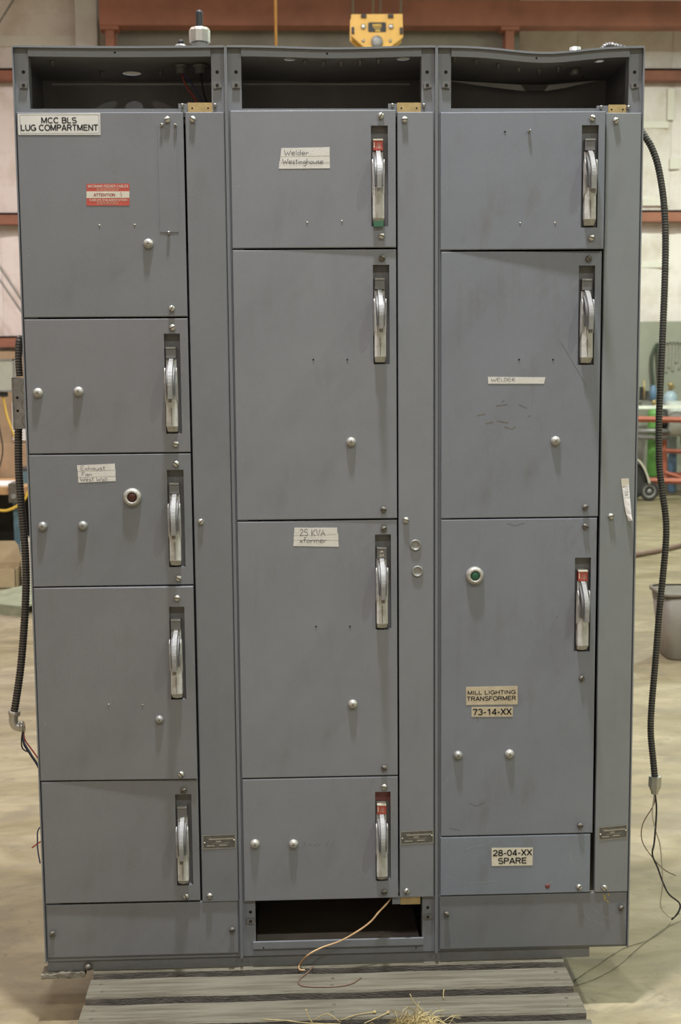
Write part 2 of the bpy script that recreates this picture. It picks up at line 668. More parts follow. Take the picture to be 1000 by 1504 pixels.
SCREW = {'z': screw_mesh(ZINC), 'd': screw_mesh(DULLSC), 's': screw_mesh(ZINC, .004)}


def plug_mesh(m):
    mb = MB()
    mb.lathe((0, 0, 0), [(.0118, .002), (.0122, -.003), (.0108, -.0068), (.0085, -.0080), (.0080, -.0105), (.0062, -.0118), (.002, -.0120)], m, 20)
    mb.box((-.005, -.0124, -.0007), (.005, -.0108, .0007), DULLSC)
    mb.box((-.0007, -.0124, -.005), (.0007, -.0108, .005), DULLSC)
    return mesh_of(mb, 'hole_plug')


PLUG = {'b': plug_mesh(CHROME), 'd': plug_mesh(STEEL)}
RING = mesh_of(MB().lathe((0, 0, 0), [(.0225, .002), (.0228, -.005), (.020, -.011), (.0165, -.0135), (.0125, -.0135), (.012, -.009)], CHROME, 32), 'pilot_ring')


def put(me, name, parent, p, y=None, rot=0., sc=1.):
    o = link(name, me, parent, (p.x, p.y if y is None else y, p.z))
    o.rotation_euler = (0, rot, 0)
    if sc != 1.:
        o.scale = (sc,)*3
    return o


# ------------------------------------------------------------------ lettering
def arc(cx, cy, rx, ry, a0, a1, n=10):
    return [(cx+rx*math.cos(R(a0+(a1-a0)*t/n)), cy+ry*math.sin(R(a0+(a1-a0)*t/n))) for t in range(n+1)]


BLK = {   # upright block capitals: advance width, strokes in a box 1 high
    'M': (.86, [[(.08, 0), (.08, 1)], [(.08, 1), (.40, .08)], [(.40, .08), (.72, 1)], [(.72, 1), (.72, 0)]]),
    'C': (.78, [arc(.40, .5, .33, .45, 42, 318, 16)]),
    'B': (.72, [[(.09, 0), (.09, 1)], [(.09, .95), (.38, .95)]+arc(.38, .74, .21, .21, 90, -90, 8)+[(.09, .53)], [(.38, .53)]+arc(.38, .29, .25, .24, 90, -90, 8)+[(.09, .05)]]),
    'L': (.62, [[(.09, 1), (.09, 0)], [(.09, .06), (.55, .06)]]),
    'S': (.72, [arc(.35, .73, .25, .22, 25, 265, 12)+arc(.36, .28, .27, .23, 85, -155, 12)]),
    'U': (.76, [[(.09, 1), (.09, .33)]+arc(.37, .33, .28, .28, 180, 360, 10)+[(.65, 1)]]),
    'G': (.82, [arc(.41, .5, .34, .45, 42, 335, 16), [(.45, .46), (.74, .46)], [(.71, .46), (.71, .05)]]),
    'O': (.84, [arc(.41, .5, .34, .45, 0, 360, 22)]),
    'P': (.70, [[(.09, 0), (.09, 1)], [(.09, .95), (.38, .95)]+arc(.38, .72, .23, .23, 90, -90, 8)+[(.09, .49)]]),
    'A': (.74, [[(.04, 0), (.35, 1)], [(.35, 1), (.66, 0)], [(.15, .31), (.55, .31)]]),
    'R': (.76, [[(.09, 0), (.09, 1)], [(.09, .95), (.40, .95)]+arc(.40, .73, .22, .22, 90, -90, 8)+[(.09, .51)], [(.42, .50), (.62, .02)]]),
    'T': (.68, [[(.02, .94), (.62, .94)], [(.32, .94), (.32, 0)]]),
    'E': (.68, [[(.09, 0), (.09, 1)], [(.09, .94), (.60, .94)], [(.09, .52), (.55, .52)], [(.09, .06), (.61, .06)]]),
    'F': (.64, [[(.09, 0), (.09, 1)], [(.09, .94), (.58, .94)], [(.09, .50), (.52, .50)]]),
    'N': (.76, [[(.09, 0), (.09, 1)], [(.09, .97), (.63, .03)], [(.63, 0), (.63, 1)]]),
    'I': (.30, [[(.12, 0), (.12, 1)]]),
    'H': (.76, [[(.09, 0), (.09, 1)], [(.63, 0), (.63, 1)], [(.09, .52), (.63, .52)]]),
    'X': (.72, [[(.04, 0), (.62, 1)], [(.04, 1), (.62, 0)]]),
    'D': (.76, [[(.09, 0), (.09, 1)], [(.09, .95), (.33, .95)]+arc(.33, .5, .33, .45, 90, -90, 12)+[(.09, .05)]]),
    "'": (.24, [[(.10, 1), (.10, .70)]]), ' ': (.34, []),
    '-': (.46, [[(.06, .40), (.36, .40)]]),
    '0': (.68, [arc(.32, .5, .25, .45, 0, 360, 20)]),
    '1': (.62, [[(.36, 0), (.36, 1)], [(.36, .90), (.12, .76)]]),
    '2': (.68, [arc(.32, .70, .25, .25, 165, -25, 10)+[(.30, .34), (.07, .07)], [(.05, .06), (.60, .06)]]),
    '3': (.68, [arc(.30, .73, .24, .22, 160, -80, 10), arc(.31, .28, .26, .23, 80, -160, 10)]),
    '4': (.68, [[(.45, 0), (.45, 1)], [(.45, .97), (.05, .28)], [(.03, .26), (.62, .26)]]),
    '7': (.66, [[(.04, .94), (.58, .94)], [(.57, .93), (.40, .55), (.26, 0)]]),
    '8': (.68, [arc(.32, .74, .21, .21, 0, 360, 16), arc(.32, .28, .26, .23, 0, 360, 16)]),
}


def text_faces(mb, s, x0, x1, z0, z1, y, m, bold=.17):
    tot = sum(BLK[c][0] for c in s)-.08
    kx, kz = (x1-x0)/tot, z1-z0
    wd = bold*min(kz, kx*1.15)
    x = 0.
    for n_, c in enumerate(s):
        for stt in BLK[c][1]:
            pts = [(x0+(x+px)*kx, y-.00002*(n_ % 3), z0+py*kz) for px, py in stt]
            mb.ribbon(pts, wd, m)
        x += BLK[c][0]


def text_px(mb, s, u0, u1, v0, v1, y, m, bold=.20):
    a, b = PY(u0, v1, y), PY(u1, v0, y)
    text_faces(mb, s, a.x, b.x, a.z, b.z, y, m, bold)


# single-stroke hand lettering: width, strokes in a 0..1 high box
ST = {
    'W': (.95, [[(0, 1), (.2, 0), (.45, .62), (.62, 0), (.9, 1)]]),
    'e': (.55, [[(.05, .3), (.45, .34), (.4, .55), (.2, .58), (.04, .35), (.12, .05), (.3, 0), (.48, .1)]]),
    'l': (.25, [[(.12, 1), (.12, 0)]]),
    'd': (.58, [[(.48, 1.05), (.44, .02)], [(.44, .45), (.25, .55), (.06, .35), (.08, .1), (.25, .02), (.44, .2)]]),
    'r': (.45, [[(.06, .52), (.08, 0)], [(.08, .3), (.22, .5), (.42, .5)]]),
    's': (.5, [[(.42, .5), (.2, .56), (.1, .42), (.4, .2), (.34, .03), (.06, .04)]]),
    't': (.45, [[(.22, .95), (.2, .05), (.36, .02)], [(.02, .62), (.42, .66)]]),
    'i': (.25, [[(.12, .5), (.12, 0)], [(.12, .72), (.14, .78)]]),
    'n': (.55, [[(.06, .52), (.08, 0)], [(.08, .32), (.25, .52), (.4, .42), (.44, 0)]]),
    'g': (.55, [[(.42, .5), (.2, .54), (.06, .3), (.2, .06), (.42, .25), (.46, .5), (.42, -.3), (.2, -.42), (.05, -.3)]]),
    'h': (.55, [[(.07, 1.05), (.08, 0)], [(.08, .3), (.26, .5), (.42, .4), (.45, 0)]]),
    'o': (.55, [[(.25, .54), (.07, .38), (.1, .08), (.28, 0), (.44, .18), (.42, .44), (.25, .54)]]),
    'u': (.55, [[(.06, .52), (.08, .12), (.22, 0), (.42, .14), (.46, .52), (.46, 0)]]),
    'a': (.55, [[(.42, .46), (.22, .54), (.06, .3), (.14, .03), (.34, .08), (.43, .5), (.47, 0)]]),
    'x': (.5, [[(.04, .52), (.44, 0)], [(.42, .54), (.05, 0)]]),
    'f': (.45, [[(.42, .95), (.26, 1.02), (.2, .85), (.18, 0)], [(.03, .5), (.38, .54)]]),
    'm': (.85, [[(.06, .52), (.07, 0)], [(.07, .35), (.22, .52), (.36, .4), (.38, 0)], [(.38, .35), (.55, .52), (.7, .4), (.72, 0)]]),
    'E': (.6, [[(.5, .95), (.08, 1), (.08, 0), (.5, .03)], [(.08, .52), (.42, .55)]]),
    'F': (.58, [[(.52, .98), (.1, 1), (.1, 0)], [(.1, .54), (.42, .56)]]),
    'K': (.65, [[(.08, 1), (.08, 0)], [(.55, .98), (.1, .45), (.58, .02)]]),
    'V': (.65, [[(.02, 1), (.28, 0), (.58, 1)]]),
    'A': (.65, [[(.02, 0), (.3, 1), (.58, 0)], [(.12, .36), (.48, .38)]]),
    'L': (.5, [[(.08, 1), (.08, .02), (.46, .02)]]),
    'D': (.62, [[(.1, 1), (.1, 0), (.38, .08), (.52, .45), (.4, .88), (.1, 1)]]),
    'R': (.62, [[(.1, 0), (.1, 1), (.42, .95), (.46, .66), (.1, .5), (.52, 0)]]),
    'N': (.65, [[(.08, 0), (.08, 1), (.5, .02), (.54, 1)]]),
    'O': (.7, [[(.32, 1), (.08, .72), (.08, .28), (.32, 0), (.56, .28), (.56, .72), (.32, 1)]]),
    '2': (.6, [[(.06, .8), (.2, 1), (.44, .9), (.42, .62), (.06, .05), (.54, .05)]]),
    '5': (.58, [[(.5, 1), (.14, 1), (.1, .58), (.36, .6), (.48, .3), (.34, .02), (.06, .08)]]),
    ' ': (.4, []), ')': (.35, [[(.05, 1.0), (.24, .7), (.24, .3), (.05, 0)]]),
}


def hand_px(mb, s, u0, u1, v0, v1, y, m, wd=.0011, ang=0.):
    """hand lettering between pixels u0..u1, cap line v0, base line v1"""
    tot = sum(ST[c][0] for c in s)
    a, b = PY(u0, v1, y), PY(u1, v1, y)
    h = PY(u0, v0, y).z-a.z
    k = (b-a).length/tot
    ex = (b-a).normalized()
    ez = Vector((0, 0, 1))
    rnd = random.Random(len(s)*31+ord(s[0]))
    x = 0.
    for c in s:
        wdt, strokes = ST[c]
        dz = rnd.uniform(-.04, .04)
        for stt in strokes:
            pts = [(px, py) for px, py in stt]
            if len(pts) > 3:
                pts = [(q.x, q.y) for q in spline([(px, py, 0) for px, py in pts], 3)]
            mb.ribbon([a+ex*((x+px)*k)+ez*((py+dz)*h) for px, py in pts], wd, m)
        x += wdt


def quad_px(mb, pts, y, m, th=.0006):
    """thin sheet piece with pixel corners, front face at y"""
    P = [PY(u, v, y) for u, v in pts]
    return mb.prism(P, (0, th, 0), m)


# ------------------------------------------------------------------ motor control cabinet
ZB, ZT, DEP = .165, 2.459, .36
YD = -.015
SW = .508


def sag(i, x):
    t = x/SW
    if i == 0:
        return -.0022*math.sin(math.pi*t)
    if i == 1:
        return -.0052*math.exp(-((t-.52)/.28)**2)+.0005
    return -.0150*math.exp(-((t-.52)/.24)**2)


def rect_holes(mb, x0, x1, z0, z1, y, holes, m):
    """rectangle in the xz plane at y minus rectangular holes stacked in z"""
    zs = z0
    for (a, b, c, d) in sorted(holes, key=lambda h: h[2]):
        mb.add([(x0, y, zs), (x1, y, zs), (x1, y, c), (x0, y, c)], [(0, 1, 2, 3)], m)
        mb.add([(x0, y, c), (a, y, c), (a, y, d), (x0, y, d)], [(0, 1, 2, 3)], m)
        mb.add([(b, y, c), (x1, y, c), (x1, y, d), (b, y, d)], [(0, 1, 2, 3)], m)
        zs = d
    mb.add([(x0, y, zs), (x1, y, zs), (x1, y, z1), (x0, y, z1)], [(0, 1, 2, 3)], m)


def sheet(mb, x0, x1, z0, z1, yf, dep, m, holes=(), b=.0022):
    """folded sheet-metal door: flat face with rounded fold, returns, optional slots"""
    rect_holes(mb, x0+b, x1-b, z0+b, z1-b, yf, holes, m)
    o = [(x0, z0), (x1, z0), (x1, z1), (x0, z1)]
    n = [(x0+b, z0+b), (x1-b, z0+b), (x1-b, z1-b), (x0+b, z1-b)]
    md = [((p[0]*.29+q[0]*.71), (p[1]*.29+q[1]*.71)) for p, q in zip(n, o)]
    rings = [(n, yf), (md, yf+b*.29), (o, yf+b), (o, yf+dep)]
    for (ra, ya), (rb, yb) in zip(rings[:-1], rings[1:]):
        for i in range(4):
            j = (i+1) % 4
            mb.add([(ra[i][0], ya, ra[i][1]), (ra[j][0], ya, ra[j][1]), (rb[j][0], yb, rb[j][1]), (rb[i][0], yb, rb[i][1])], [(0, 1, 2, 3)], m)
    return mb


def crescent(r_out, x0, x1, zc, dy, zlo, zhi, thick, m, mb, yc=0.):
    """bowed lever seen edge-on: arc in the y-z plane from zhi (flush) out to dy and down to zlo, x from x0 to x1"""
    out, inn = [], []
    n = 12
    for i in range(n+1):
        t = i/n
        z = zhi+(zlo-zhi)*t
        y = -dy*math.sin(min(1, t*1.45)*math.pi/2)**.8
        out.append((x0, yc+y, z))
    for i in range(n+1):
        t = 1-i/n
        z = zhi-thick*.9*(1-t)+(zlo-zhi)*t
        y = -max(0, dy*math.sin(min(1, t*1.45)*math.pi/2)**.8-thick*(.6+.6*t))
        inn.append((x0, yc+y, z))
    n = len(out)
    vs = out+inn
    fs = []
    vs2 = [(x1, p[1], p[2]) for p in vs]
    N = len(vs)
    for i in range(n-1):
        fs += [(i, i+1, N-2-i, N-1-i), (N+i, N+N-1-i, N+N-2-i, N+i+1)]
    for i in range(N):
        j = (i+1) % N
        fs.append((i, j, N+j, N+i))
    return mb.add(vs+vs2, fs, m)


def handle(door, slot, y, flag='g', style=0, redslot=False):
    a, b, zb, zt = slot
    cx = (a+b)/2-(.0035 if a < 1.1 else .0)
    h = zt-zb
    k = h/.245
    dep = .020
    mb = MB()
    sm = P_DARK
    mb.add([(a, y, zb), (b, y, zb), (b, y, zt), (a, y, zt), (a, y+dep, zb), (b, y+dep, zb), (b, y+dep, zt), (a, y+dep, zt)],
           [(4, 5, 6, 7), (0, 1, 5, 4), (1, 2, 6, 5), (2, 3, 7, 6), (3, 0, 4, 7)], sm)
    if redslot:
        mb.box((a+.001, y+dep-.001, zt-.03), (b-.001, y+dep-.0002, zt-.001), REDIN)
        mb.box((b-.001, y+.001, zt-.05), (b-.0002, y+dep, zt-.001), REDIN)
    o = mb.build('handle_slot', door)
    # indicator tab
    mb = MB()
    t0, t1 = zt-.036*k, zt-.060*k
    tm = REDT if flag == 'r' else P_DARK
    mb.box((cx-.0118, y-.002, t1), (cx+.0118, y+dep, t0), tm)
    mb.box((cx-.0118, y-.0045, t0-.0005), (cx+.0118, y+dep, t0+.0032), STEEL if flag != 'r' else CREAM)
    if flag == 'r':
        mb.box((cx-.0105, y-.0026, t1+.006), (cx-.0078, y-.0019, t0-.004), CREAM)
        for q in range(3):
            mb.ribbon([(cx-.004+q*.004, y-.0024, t1+.004), (cx-.001+q*.0035, y-.0024, t0-.005), (cx+.003+q*.002, y-.0024, t1+.005)], .0008, CREAM)
    elif flag == 'e':
        mb.prism([(cx-.006, y-.0022, t0-.009), (cx+.006, y-.0022, t0-.009), (cx, y-.0022, t0-.004)], (0, .0003, 0), CREAM)
        text_faces(mb, 'EN', cx-.005, cx+.005, t0-.020, t0-.013, y-.0024, CREAM, .15)
    mb.build('indicator_tab', door)
    # lever: wedge body with two ears
    mb = MB()
    zl0, zl1, zl2 = zt-.083*k, zt-.226*k, zt-.240*k
    rings = []
    for (z, wx, yy, yr) in [(zt-.062*k, .0122, y+.006, y+.004), (zt-.12*k, .0130, y-.003, y-.005), (zt-.165*k, .0138, y-.011, y-.014), (zl1, .0138, y-.014, y-.0175), (zl2, .0118, y+.002, y-.003)]:
        rings.append([(cx-wx, y+dep, z), (cx-wx, yy, z), (cx-.001, yr, z), (cx+.001, yr, z), (cx+wx, yy, z), (cx+wx, y+dep, z)])
    vs = [p for r in rings for p in r]
    fs = []
    for i in range(len(rings)-1):
        for j in range(6):
            fs.append((i*6+j, i*6+(j+1) % 6, (i+1)*6+(j+1) % 6, (i+1)*6+j))
    fs += [tuple(range(6))[::-1], tuple(24+i for i in range(6))]
    mb.add(vs, fs, ALU)
    if flag != 'r':
        mb.box((cx-.0005, y-.0182, zt-.224*k), (cx+.0005, y-.0150, zt-.18*k), DULLSC)
    for s in (-1, 1):
        x = cx+s*.0140
        pts = []
        for t in range(7):
            an = math.pi*t/6
            pts.append((x-.0016, y-.010+.010*math.cos(an), zl0-.010+.010*math.sin(an)))
        pts += [(x-.0016, y-.019, zt-.12*k), (x-.0016, y-.012, zt-.165*k), (x-.0016, y+.004, zt-.175*k)]
        mb.prism(pts, (.0026, 0, 0), ALU)
    lo = mb.build('handle_lever', door)
    if style == 1:
        MB().box((cx-.0118, y-.010, zl2-.006), (cx+.0118, y+.010, zl2+.012), GREENT).build('green_indicator', door)
    # bowed grip and the thinner cam plate beside it
    mb = MB()
    crescent(0, cx-.0050, cx+.0056, 0, .054, zt-.158*k, zt-.060*k, .016, GRIP, mb, y)
    if flag != 'r':
        mb.box((cx-.0042, y-.053, zt-.167*k), (cx+.0042, y-.042, zt-.157*k), DULLSC)
    mb.build('handle_grip', door)
    mb = MB()
    crescent(0, cx-.0100, cx-.0056, 0, .041, zt-.150*k, zt-.072*k, .018, CAM_, mb, y)
    crescent(0, cx+.0060, cx+.0098, 0, .036, zt-.150*k, zt-.076*k, .018, CAM_, mb, y)
    mb.build('handle_cam', door)


def slot_rect(u0, v0, u1, v1, ub0=None, ub1=None):
    a, b = PY(u0, v0), PY(u1, v0)
    c, d = PY(u0 if ub0 is None else ub0, v1), PY(u1 if ub1 is None else ub1, v1)
    return ((a.x+c.x)/2, (b.x+d.x)/2, (c.z+d.z)/2, (a.z+b.z)/2)


SECL = ['left cabinet section with five doors and lug compartment label on top door',
        'middle cabinet section with four doors and open wiring bay at bottom',
        'right cabinet section with dented top and loose tape strip on its cover']
SEC = []
for i in range(3):
    SEC.append(thing('control_cabinet_section', (i*SW+SW/2, 0, ZB), SECL[i], 'electrical cabinet', 'motor control cabinet sections bolted side by side'))


def ring_hole(mb, cx, cy, r, hs, zf, m, th=.002, n=20):
    """square patch (half-size hs) with a round hole, top and bottom skins and the rim"""
    sq, ci = [], []
    for j in range(n):
        an = 2*math.pi*(j+.5)/n
        c, s = math.cos(an), math.sin(an)
        q = hs/max(abs(c), abs(s))
        sq.append((cx+q*c, cy+q*s))
        ci.append((cx+r*c, cy+r*s))
    for dz in (0, -th):
        vs = [(p[0], p[1], zf(p[0])+dz) for p in sq+ci]
        mb.add(vs, [(j, (j+1) % n, n+(j+1) % n, n+j) for j in range(n)], m if dz == 0 else INNER)
    vs = [(p[0], p[1], zf(p[0])) for p in ci]+[(p[0], p[1], zf(p[0])-th) for p in ci]
    mb.add(vs, [(j, (j+1) % n, n+(j+1) % n, n+j) for j in range(n)], m)


TOPH = {0: [(.252, .264, .024)], 1: [(.662, .106, .014), (.946, .106, .016)], 2: [(1.445, .123, .012)]}
for i in range(3):
    S = SEC[i]
    x0, x1 = i*SW, (i+1)*SW
    zf = lambda x, i=i, x0=x0: ZT+sag(i, x-x0)
    for (a, b) in ((x0+.0002, x0+.0032), (x1-.0032, x1-.0002)):
        mb = MB()
        mb.box((a, -.016, ZB), (b, DEP, ZT), P_FRAME)
        mb.build('side_panel', S)
    mb = MB()
    for t in range(16):
        xa, xb = x0+.0032+(SW-.0064)*t/16, x0+.0032+(SW-.0064)*(t+1)/16
        za, zb_ = zf(xa)-.0021, zf(xb)-.0021
        mb.add([(xa, DEP-.003, ZB), (xb, DEP-.003, ZB), (xb, DEP-.003, zb_), (xa, DEP-.003, za)], [(0, 1, 2, 3)], INNER)
        mb.add([(xa, DEP, ZB), (xb, DEP, ZB), (xb, DEP, zb_), (xa, DEP, za)], [(0, 1, 2, 3)], P_FRAME)
    mb.build('back_panel', S)
    # top sheet with knock-out holes, following the dent
    hs = .034
    xs = [x0+SW*t/16 for t in range(17)]
    mb = MB()
    hl = sorted(TOPH[i])
    cuts = [x0]
    for (hx, hy, hr) in hl:
        cuts += [hx-hs, hx+hs]
    cuts.append(x1)
    def strip(xa, xb, ya, yb):
        n = max(1, int((xb-xa)/.03))
        for dz in (0, -.002):
            vs, fs = [], []
            for t in range(n+1):
                x = xa+(xb-xa)*t/n
                vs += [(x, ya, zf(x)+dz), (x, yb, zf(x)+dz)]
            fs = [(2*t, 2*t+1, 2*t+3, 2*t+2) for t in range(n)]
            mb.add(vs, fs, P_FRAME if dz == 0 else INNER, True)
    for q in range(0, len(cuts), 2):
        strip(cuts[q], cuts[q+1], -.016, DEP)
    for (hx, hy, hr) in hl:
        strip(hx-hs, hx+hs, -.016, hy-hs)
        strip(hx-hs, hx+hs, hy+hs, DEP)
        ring_hole(mb, hx, hy, hr, hs, zf, P_FRAME)
    mb.build('top_panel', S)
    # front lip of the top sheet
    mb = MB()
    vs, fs = [], []
    xs = [x0+.0035+(SW-.007)*t/16 for t in range(17)]
    for x in xs:
        vs += [(x, -.0185, zf(x)+.0012), (x, -.0185, zf(x)-.0035), (x, -.013, zf(x)-.0035), (x, -.013, zf(x)-.0022)]
    for t in range(16):
        for j in range(4):
            fs.append((4*t+j, 4*t+(j+1) % 4, 4*t+4+(j+1) % 4, 4*t+4+j))
    mb.add(vs, fs, P_FRAME)
    vs, fs = [], []
    xs = [x0+.037+(SW-.073)*t/16 for t in range(17)]
    for x in xs:
        vs += [(x, -.011, zf(x)-.0035), (x, -.011, zf(x)-.0225), (x, -.007, zf(x)-.0225), (x, -.007, zf(x)-.0035)]
    for t in range(16):
        for j in range(4):
            fs.append((4*t+j, 4*t+(j+1) % 4, 4*t+4+(j+1) % 4, 4*t+4+j))
    mb.add(vs, fs, P_FRAME)
    xm = x0+SW*.48
    mb.cyl((xm, -.0115, zf(xm)-.012), (xm, -.0105, zf(xm)-.012), .0026, HOLE, 10)
    mb.build('top_lip', S)
    # front posts behind the doors, with holes and spring clips
    for (a, b, sd) in ((x0+.0035, x0+.0365, 0), (x1-.0355, x1-.0035, 1)):
        mb = MB()
        mb.box((a, -.004, ZB), (b, 0, ZT-.003), P_FRAME)
        mb.box((a if sd else b-.003, 0, ZB), (a+.003 if sd else b, .03, ZT-.022), P_FRAME)
        hx = (a+b)/2+(.004 if sd == 0 else -.002)
        mb.cyl((hx, -.0046, ZT-.058), (hx, -.0035, ZT-.058), .0042, HOLE, 12)
        if i == 1:
            mb.cyl((hx, -.0046, .285), (hx, -.0035, .285), .0042, HOLE, 12)
        mb.build('front_post', S)
        for z in ([ZT-.090] if i != 1 else [ZT-.090, .262]):
            X = Matrix.Translation((hx, -.006, z)) @ Matrix.Rotation(R(random.choice((-10, 3, 8))), 4, 'Y')
            mb = MB()
            mb.box((-.0095, -.0035, -.0065), (.0095, .0035, .0065), CLIPM, X)
            mb.box((-.0035, -.0042, -.0035), (.0035, -.003, .0035), HOLE, X)
            mb.build('spring_clip', S)
    # rail under the open top bay, shelf of the bay
    mb = MB()
    mb.box((x0+.0365, -.004, 2.296), (x1-.0355, .0, 2.3155), P_FRAME)
    mb.box((x0+.0365, 0, 2.296), (x1-.0355, .03, 2.299), P_FRAME)
    mb.build('upper_rail', S)
    MB().box((x0+.0035, .03, 2.285), (x1-.0035, DEP-.003, 2.288), INNER).build('bay_shelf', S)
    mb = MB()
    if i < 2:
        mb.box((x0+.03, DEP-.012, 2.443), (x1-.03, DEP-.003, 2.4475), LIPM)
    else:
        for pl in ([(656, 118), (765, 124.5), (772, 134), (745, 131), (700, 125)], [(876, 118.5), (806, 125), (799, 134), (830, 129)]):
            mb.prism([PY(u, v, .285) for u, v in pl], (0, .003, 0), LIPM)
        mb.prism([PY(u, v, .287) for u, v in [(764, 124), (807, 124.5), (800, 133), (771, 133)]], (0, .003, 0), P_DARK)
    mb.build('back_lip', S)
    # added lining sheets, toned so the bays read as deep and shaded
    MB().box((x0+.0035, .0, 2.288), (x0+.0045, DEP-.003, ZT-.03), INNER).build('added_bay_liner', S)
    MB().box((x1-.0045, .0, 2.288), (x1-.0035, DEP-.003, ZT-.03), INNER).build('added_bay_liner', S)
    # brass plate and bracket at the wireway top
    px = [(276, 151, 312, 164, 262, 318), (583, 151, 618, 164, 570, 624), (893, 154, 919, 166, 876, 924)][i]
    a, b = PY(px[0], px[3]+2, -.006), PY(px[2], px[1], -.006)
    c, d = PY(px[4], px[3], -.006), PY(px[5], px[1]+1, -.006)
    MB().box((c.x, -.0055, c.z-.004), (d.x, -.0042, d.z), P_FRAME).build('bracket', S)
    mb = MB()
    mb.box((a.x, -.0085, a.z), (b.x, -.0057, b.z), BRASS)
    for t in (.18, .82):
        hx = a.x+(b.x-a.x)*t
        mb.cyl((hx, -.0089, a.z+.011), (hx, -.008, a.z+.011), .0022, HOLE, 10)
    mb.build('brass_plate', S)
    for ux in (px[4]+6, px[5]-2):
        p = PY(ux, px[1]+4, -.0057)
        put(SCREW['s'], 'bolt', S, p, -.0057, 0, 1.05)
    # bolts hanging under the top sheet
    bl = {0: [(77, 93), (150, 108), (236, 108)], 1: [(448, 91), (475, 92), (501, 92), (529, 91), (556, 90)], 2: [(667, 88), (699, 90), (732, 93), (762, 95), (792, 97), (820, 96)]}[i]
    for (u, v) in bl:
        p = PZ(u, v, ZT-.01)
        z = zf(p.x)-.002
        MB().lathe((p.x, p.y, z), [(.006, 0), (.006, -.005), (.0035, -.0055), (.0035, -.013)], STEEL, 8, 'z').build('bolt', S)
    # bottom frame
    mb = MB()
    mb.box((x0+.0366, -.004, ZB), (x1-.0356, 0, ZB+.012 if i != 1 else ZB+.036), P_FRAME)
    mb.box((x0+.0366, 0, ZB), (x1-.0356, DEP-.003, ZB+.003), INNER2)
    mb.build('bottom_rail', S)
    if i == 1:
        a, b = PY(372, 1398, -.012), PY(622, 1387, -.012)
        mb = MB()
        mb.box((a.x, -.012, .187), (b.x, -.0042, .205), P_FRAME)
        for u in (387, 611):
            p = PY(u, 1392, -.012)
            mb.cyl((p.x, -.0125, p.z), (p.x, -.0115, p.z), .0022, HOLE, 10)
        mb.build('bottom_sill', S)
        MB().box((x0+.0365, .34, ZB+.003), (x1-.0355, .345, .33), INNER2).build('added_bay_liner', S)
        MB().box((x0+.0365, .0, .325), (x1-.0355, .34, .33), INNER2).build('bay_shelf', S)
        for u in (409, 453, 501, 544, 588):
            p = PY(u, 1368, .3399)
            MB().lathe((p.x, .3398, p.z), [(.010, 0), (.010, -.001)], HOLE, 16).build('knockout_hole', S)


# doors -----------------------------------------------------------------
def make_door(i, name, rect, m, slots=(), ang=0., yf=YD, dep=.0150, label=None):
    x0, x1, z0, z1 = rect
    org = (x0, yf, z0)
    mb = MB()
    sheet(mb, x0, x1, z0, z1, yf, dep, m, slots)
    d = mb.build(name, SEC[i], org)
    d.rotation_euler = (0, 0, -R(ang))
    if label:
        d['label'] = label
    return d


def fit(d, items):
    for it in items:
        k = it[0]
        if k in 'zds':
            p = PY(it[1], it[2])
            put(SCREW[k], 'slotted_screw', d, p, YD, random.uniform(-1.2, 1.2))
        elif k in ('pb', 'pd'):
            p = PY(it[1], it[2])
            put(PLUG[k[1]], 'hole_plug', d, p, YD, random.uniform(0, 1.5), it[3] if len(it) > 3 else 1.)
        elif k == 'ring':
            p = PY(it[1], it[2])
            put(RING, 'pilot_light_ring', d, p, YD)
            o = MB().lathe((p.x, YD, p.z), [(.012, -.003), (.012, -.010), (.0085, -.0125), (.003, -.0135)], it[3], 20).build('pilot_light_lens', d)
            o['label'] = it[4]
        elif k == 'dot':
            p = PY(it[1], it[2])
            MB().lathe((p.x, YD, p.z), [(.0022, .001), (.0022, -.0012), (.0008, -.0016)], it[3], 8).build('rivet', d)


SX = [0, SW, 2*SW]
DOORS = {}


def dr(i, x0, x1, z0, z1):
    return (SX[i]+x0, SX[i]+x1, z0, z1)


G = .002
# left section
s = slot_rect
d = make_door(0, 'door', (.0055, .4035, 1.8185, 2.3055), P_SONE, label='top door with blanking plate and lug compartment label')
fit(d, [('z', 246, 176), ('z', 252.5, 453), ('s', 238, 184), ('s', 258, 184), ('s', 248, 342), ('pb', 218, 358), ('dot', 146, 331, ZINC), ('dot', 198, 330, ZINC)])
a, b = PY(235, 341, YD), PY(259.5, 186, YD)
MB().box((a.x, YD-.0012, a.z), (b.x-.001, YD+.001, b.z), P_SONE).build('blanking_plate', d)
mb = MB()
quad_px(mb, [(27, 198), (147.5, 198), (147, 166), (26, 167)], YD-.0009, WHITEP)
for (p, q) in [((29, 169), (145, 168.5)), ((145, 168.5), (145.5, 195.5)), ((145.5, 195.5), (30, 196)), ((30, 196), (29, 169))]:
    mb.ribbon([PY(*p, YD-.0011), PY(*q, YD-.0011)], .0007, INK)
text_px(mb, 'MCC BLS', 60.5, 112, 172.5, 181, YD-.0012, INK)
text_px(mb, 'LUG COMPARTMENT', 30.5, 143.5, 183, 192, YD-.0012, INK)
mb.build('label_sticker', d)['label'] = 'white engraved label reading MCC BLS LUG COMPARTMENT'
mb = MB()
quad_px(mb, [(127, 302), (190, 302), (190, 269.5), (127, 270)], YD-.0006, STRED)
quad_px(mb, [(127, 291), (190, 290.5), (190, 281), (127, 281)], YD-.0008, CREAM)
text_px(mb, 'INCOMING FEEDER CABLES', 129, 188, 271.5, 275.5, YD-.0011, CREAM, .15)
text_px(mb, 'ATTENTION', 137.5, 168.5, 284, 288.3, YD-.0011, REDINK)
text_px(mb, "CABLES D'ALIMENTATION", 131.5, 186.5, 292, 295.5, YD-.0011, CREAM, .15)
